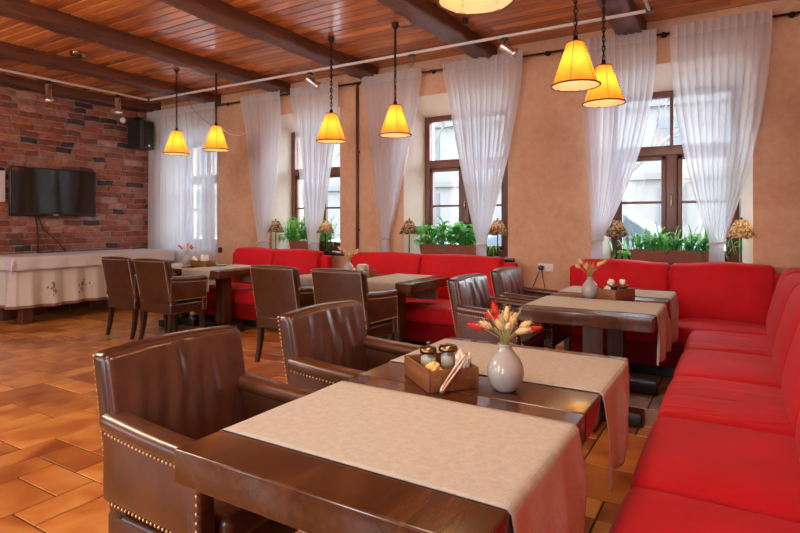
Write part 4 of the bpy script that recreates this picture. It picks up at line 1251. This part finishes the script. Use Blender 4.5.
def tree(label, base, lean, h, seed, r=.16):
    rr = random.Random(seed); b = MB()
    def br(p, d, L, r, lev):
        pts, rs = [p], [r]; q = p.copy(); dd = d.copy()
        for k in range(5):
            dd = (dd+Vector((rr.gauss(0,.10),rr.gauss(0,.06),.03))).normalized(); q = q+dd*L/5; pts.append(q.copy()); rs.append(r*(1-.13*(k+1)))
            if lev < 4 and k > (0 if lev else 1):
                for _ in range(1 if lev else 2):
                    nd = (dd+Vector((rr.gauss(0,.7),rr.gauss(0,.5),rr.uniform(-.1,.5)))).normalized()
                    br(q.copy(), nd, L*rr.uniform(.45,.7), r*.45, lev+1)
        b.tube(pts, rs, 5 if lev > 1 else 8)
    br(Vector((0,0,0)), Vector(lean).normalized(), h, r, 0)
    t = thing('bare_tree', label, 'tree', base, 0, 'bare street trees')
    b.build('trunk', M['bark'], t)
tree('bare leaning tree outside the right window',(-1.25,13.5,-.3),(-.42,0,1),4.6,3,.15)
tree('bare twiggy tree outside the middle window',(-8.4,15.5,-.3),(.05,0,1),4.4,5,.16)
tree('bare twiggy tree outside the left window',(-16.0,17.5,-.3),(.05,0,1),4.5,8,.16)
car = thing('parked_car','pale parked car outside the right window','car',(-2.15,10.9,-.018))
body = [(-2.1,.25),(2.1,.25),(2.15,.55),(2.05,.85),(1.2,1.0),(.55,1.50),(.2,1.58),(-1.0,1.58),(-1.55,1.2),(-2.1,1.02),(-2.15,.6)]
b = MB(); b.prism(body,-.80,.80,'y'); o = fix_normals(b.build('body', M['car'], car)); md = o.modifiers.new('bev','BEVEL'); md.width = .08; md.segments = 3
b = MB(); b.prism([(1.05,1.02),(.50,1.46),(-.15,1.50),(-.15,1.02)],-.815,-.79,'y'); b.prism([(-.22,1.02),(-.22,1.50),(-.95,1.50),(-1.40,1.10),(-1.40,1.02)],-.815,-.79,'y'); fix_normals(b.build('side_window', M['facade_glass'], car))
for x in (-1.35,1.35):
    for y in (-.72,.72):
        b = MB(); b.lathe([(0,-.1),(.30,-.1),(.33,-.07),(.33,.07),(.30,.1),(0,.1)],n=20,M=Matrix.Translation((x,y,.33)) @ Matrix.Rotation(PI/2,4,'X')); w = b.build('wheel', M['black'], car)
        b = MB(); b.lathe([(0,-.11),(.19,-.11),(.19,.11),(0,.11)],n=16,M=Matrix.Translation((x,y,.33)) @ Matrix.Rotation(PI/2,4,'X')); b.build('hubcap', M['chrome'], w)

# ------------------------------------------------------------------ world, camera
w = bpy.data.worlds.new('World'); scene.world = w; w.use_nodes = True
nt_ = w.node_tree; bg = nt_.nodes['Background']
bg.inputs[0].default_value = (.78,.89,1.0,1); bg.inputs[1].default_value = 5.0
cam = bpy.data.cameras.new('camera'); co = bpy.data.objects.new('camera', cam); COL.objects.link(co)
co.location = (0,0,1.3); co.rotation_euler = (PI/2,0,math.radians(31.2))
cam.sensor_width = 36; cam.lens = 553.6/800*36; cam.shift_y = -44.5/800; cam.clip_start = .05; cam.clip_end = 300
scene.camera = co
vs = scene.view_settings
vs.view_transform = 'Standard'; vs.look = 'None'; vs.gamma = 1; vs.use_curve_mapping = False; vs.exposure = 1.65
def portal(x0, x1, z0, z1, y, into):
    d = bpy.data.lights.new('daylight_portal', 'AREA'); d.shape = 'RECTANGLE'; d.size = x1-x0; d.size_y = z1-z0; d.cycles.is_portal = True
    o = bpy.data.objects.new('daylight_portal', d); COL.objects.link(o); o.location = ((x0+x1)/2, y, (z0+z1)/2)
    o.rotation_euler = (-PI/2 if into < 0 else PI/2, 0, 0)
for wn in WIN: portal(wn[0], wn[1], ZS, ZF, 6.40, -1)
for x0, x1 in ((-7.3,-6.6),(-5.1,-4.4),(-2.9,-2.2),(-.75,-.05)): portal(x0, x1, .9, 2.65, YB-.15, 1)
scene.cycles.use_denoising = True; scene.cycles.denoising_prefilter = 'ACCURATE'
scene.cycles.use_adaptive_sampling = False
scene.cycles.blur_glossy = 1.0; scene.cycles.max_bounces = 10; scene.cycles.transparent_max_bounces = 24; scene.cycles.diffuse_bounces = 5; scene.cycles.glossy_bounces = 4
scene.cycles.sample_clamp_indirect = 1.5; scene.cycles.sample_clamp_direct = 1.5
scene.cycles.caustics_reflective = False; scene.cycles.caustics_refractive = False
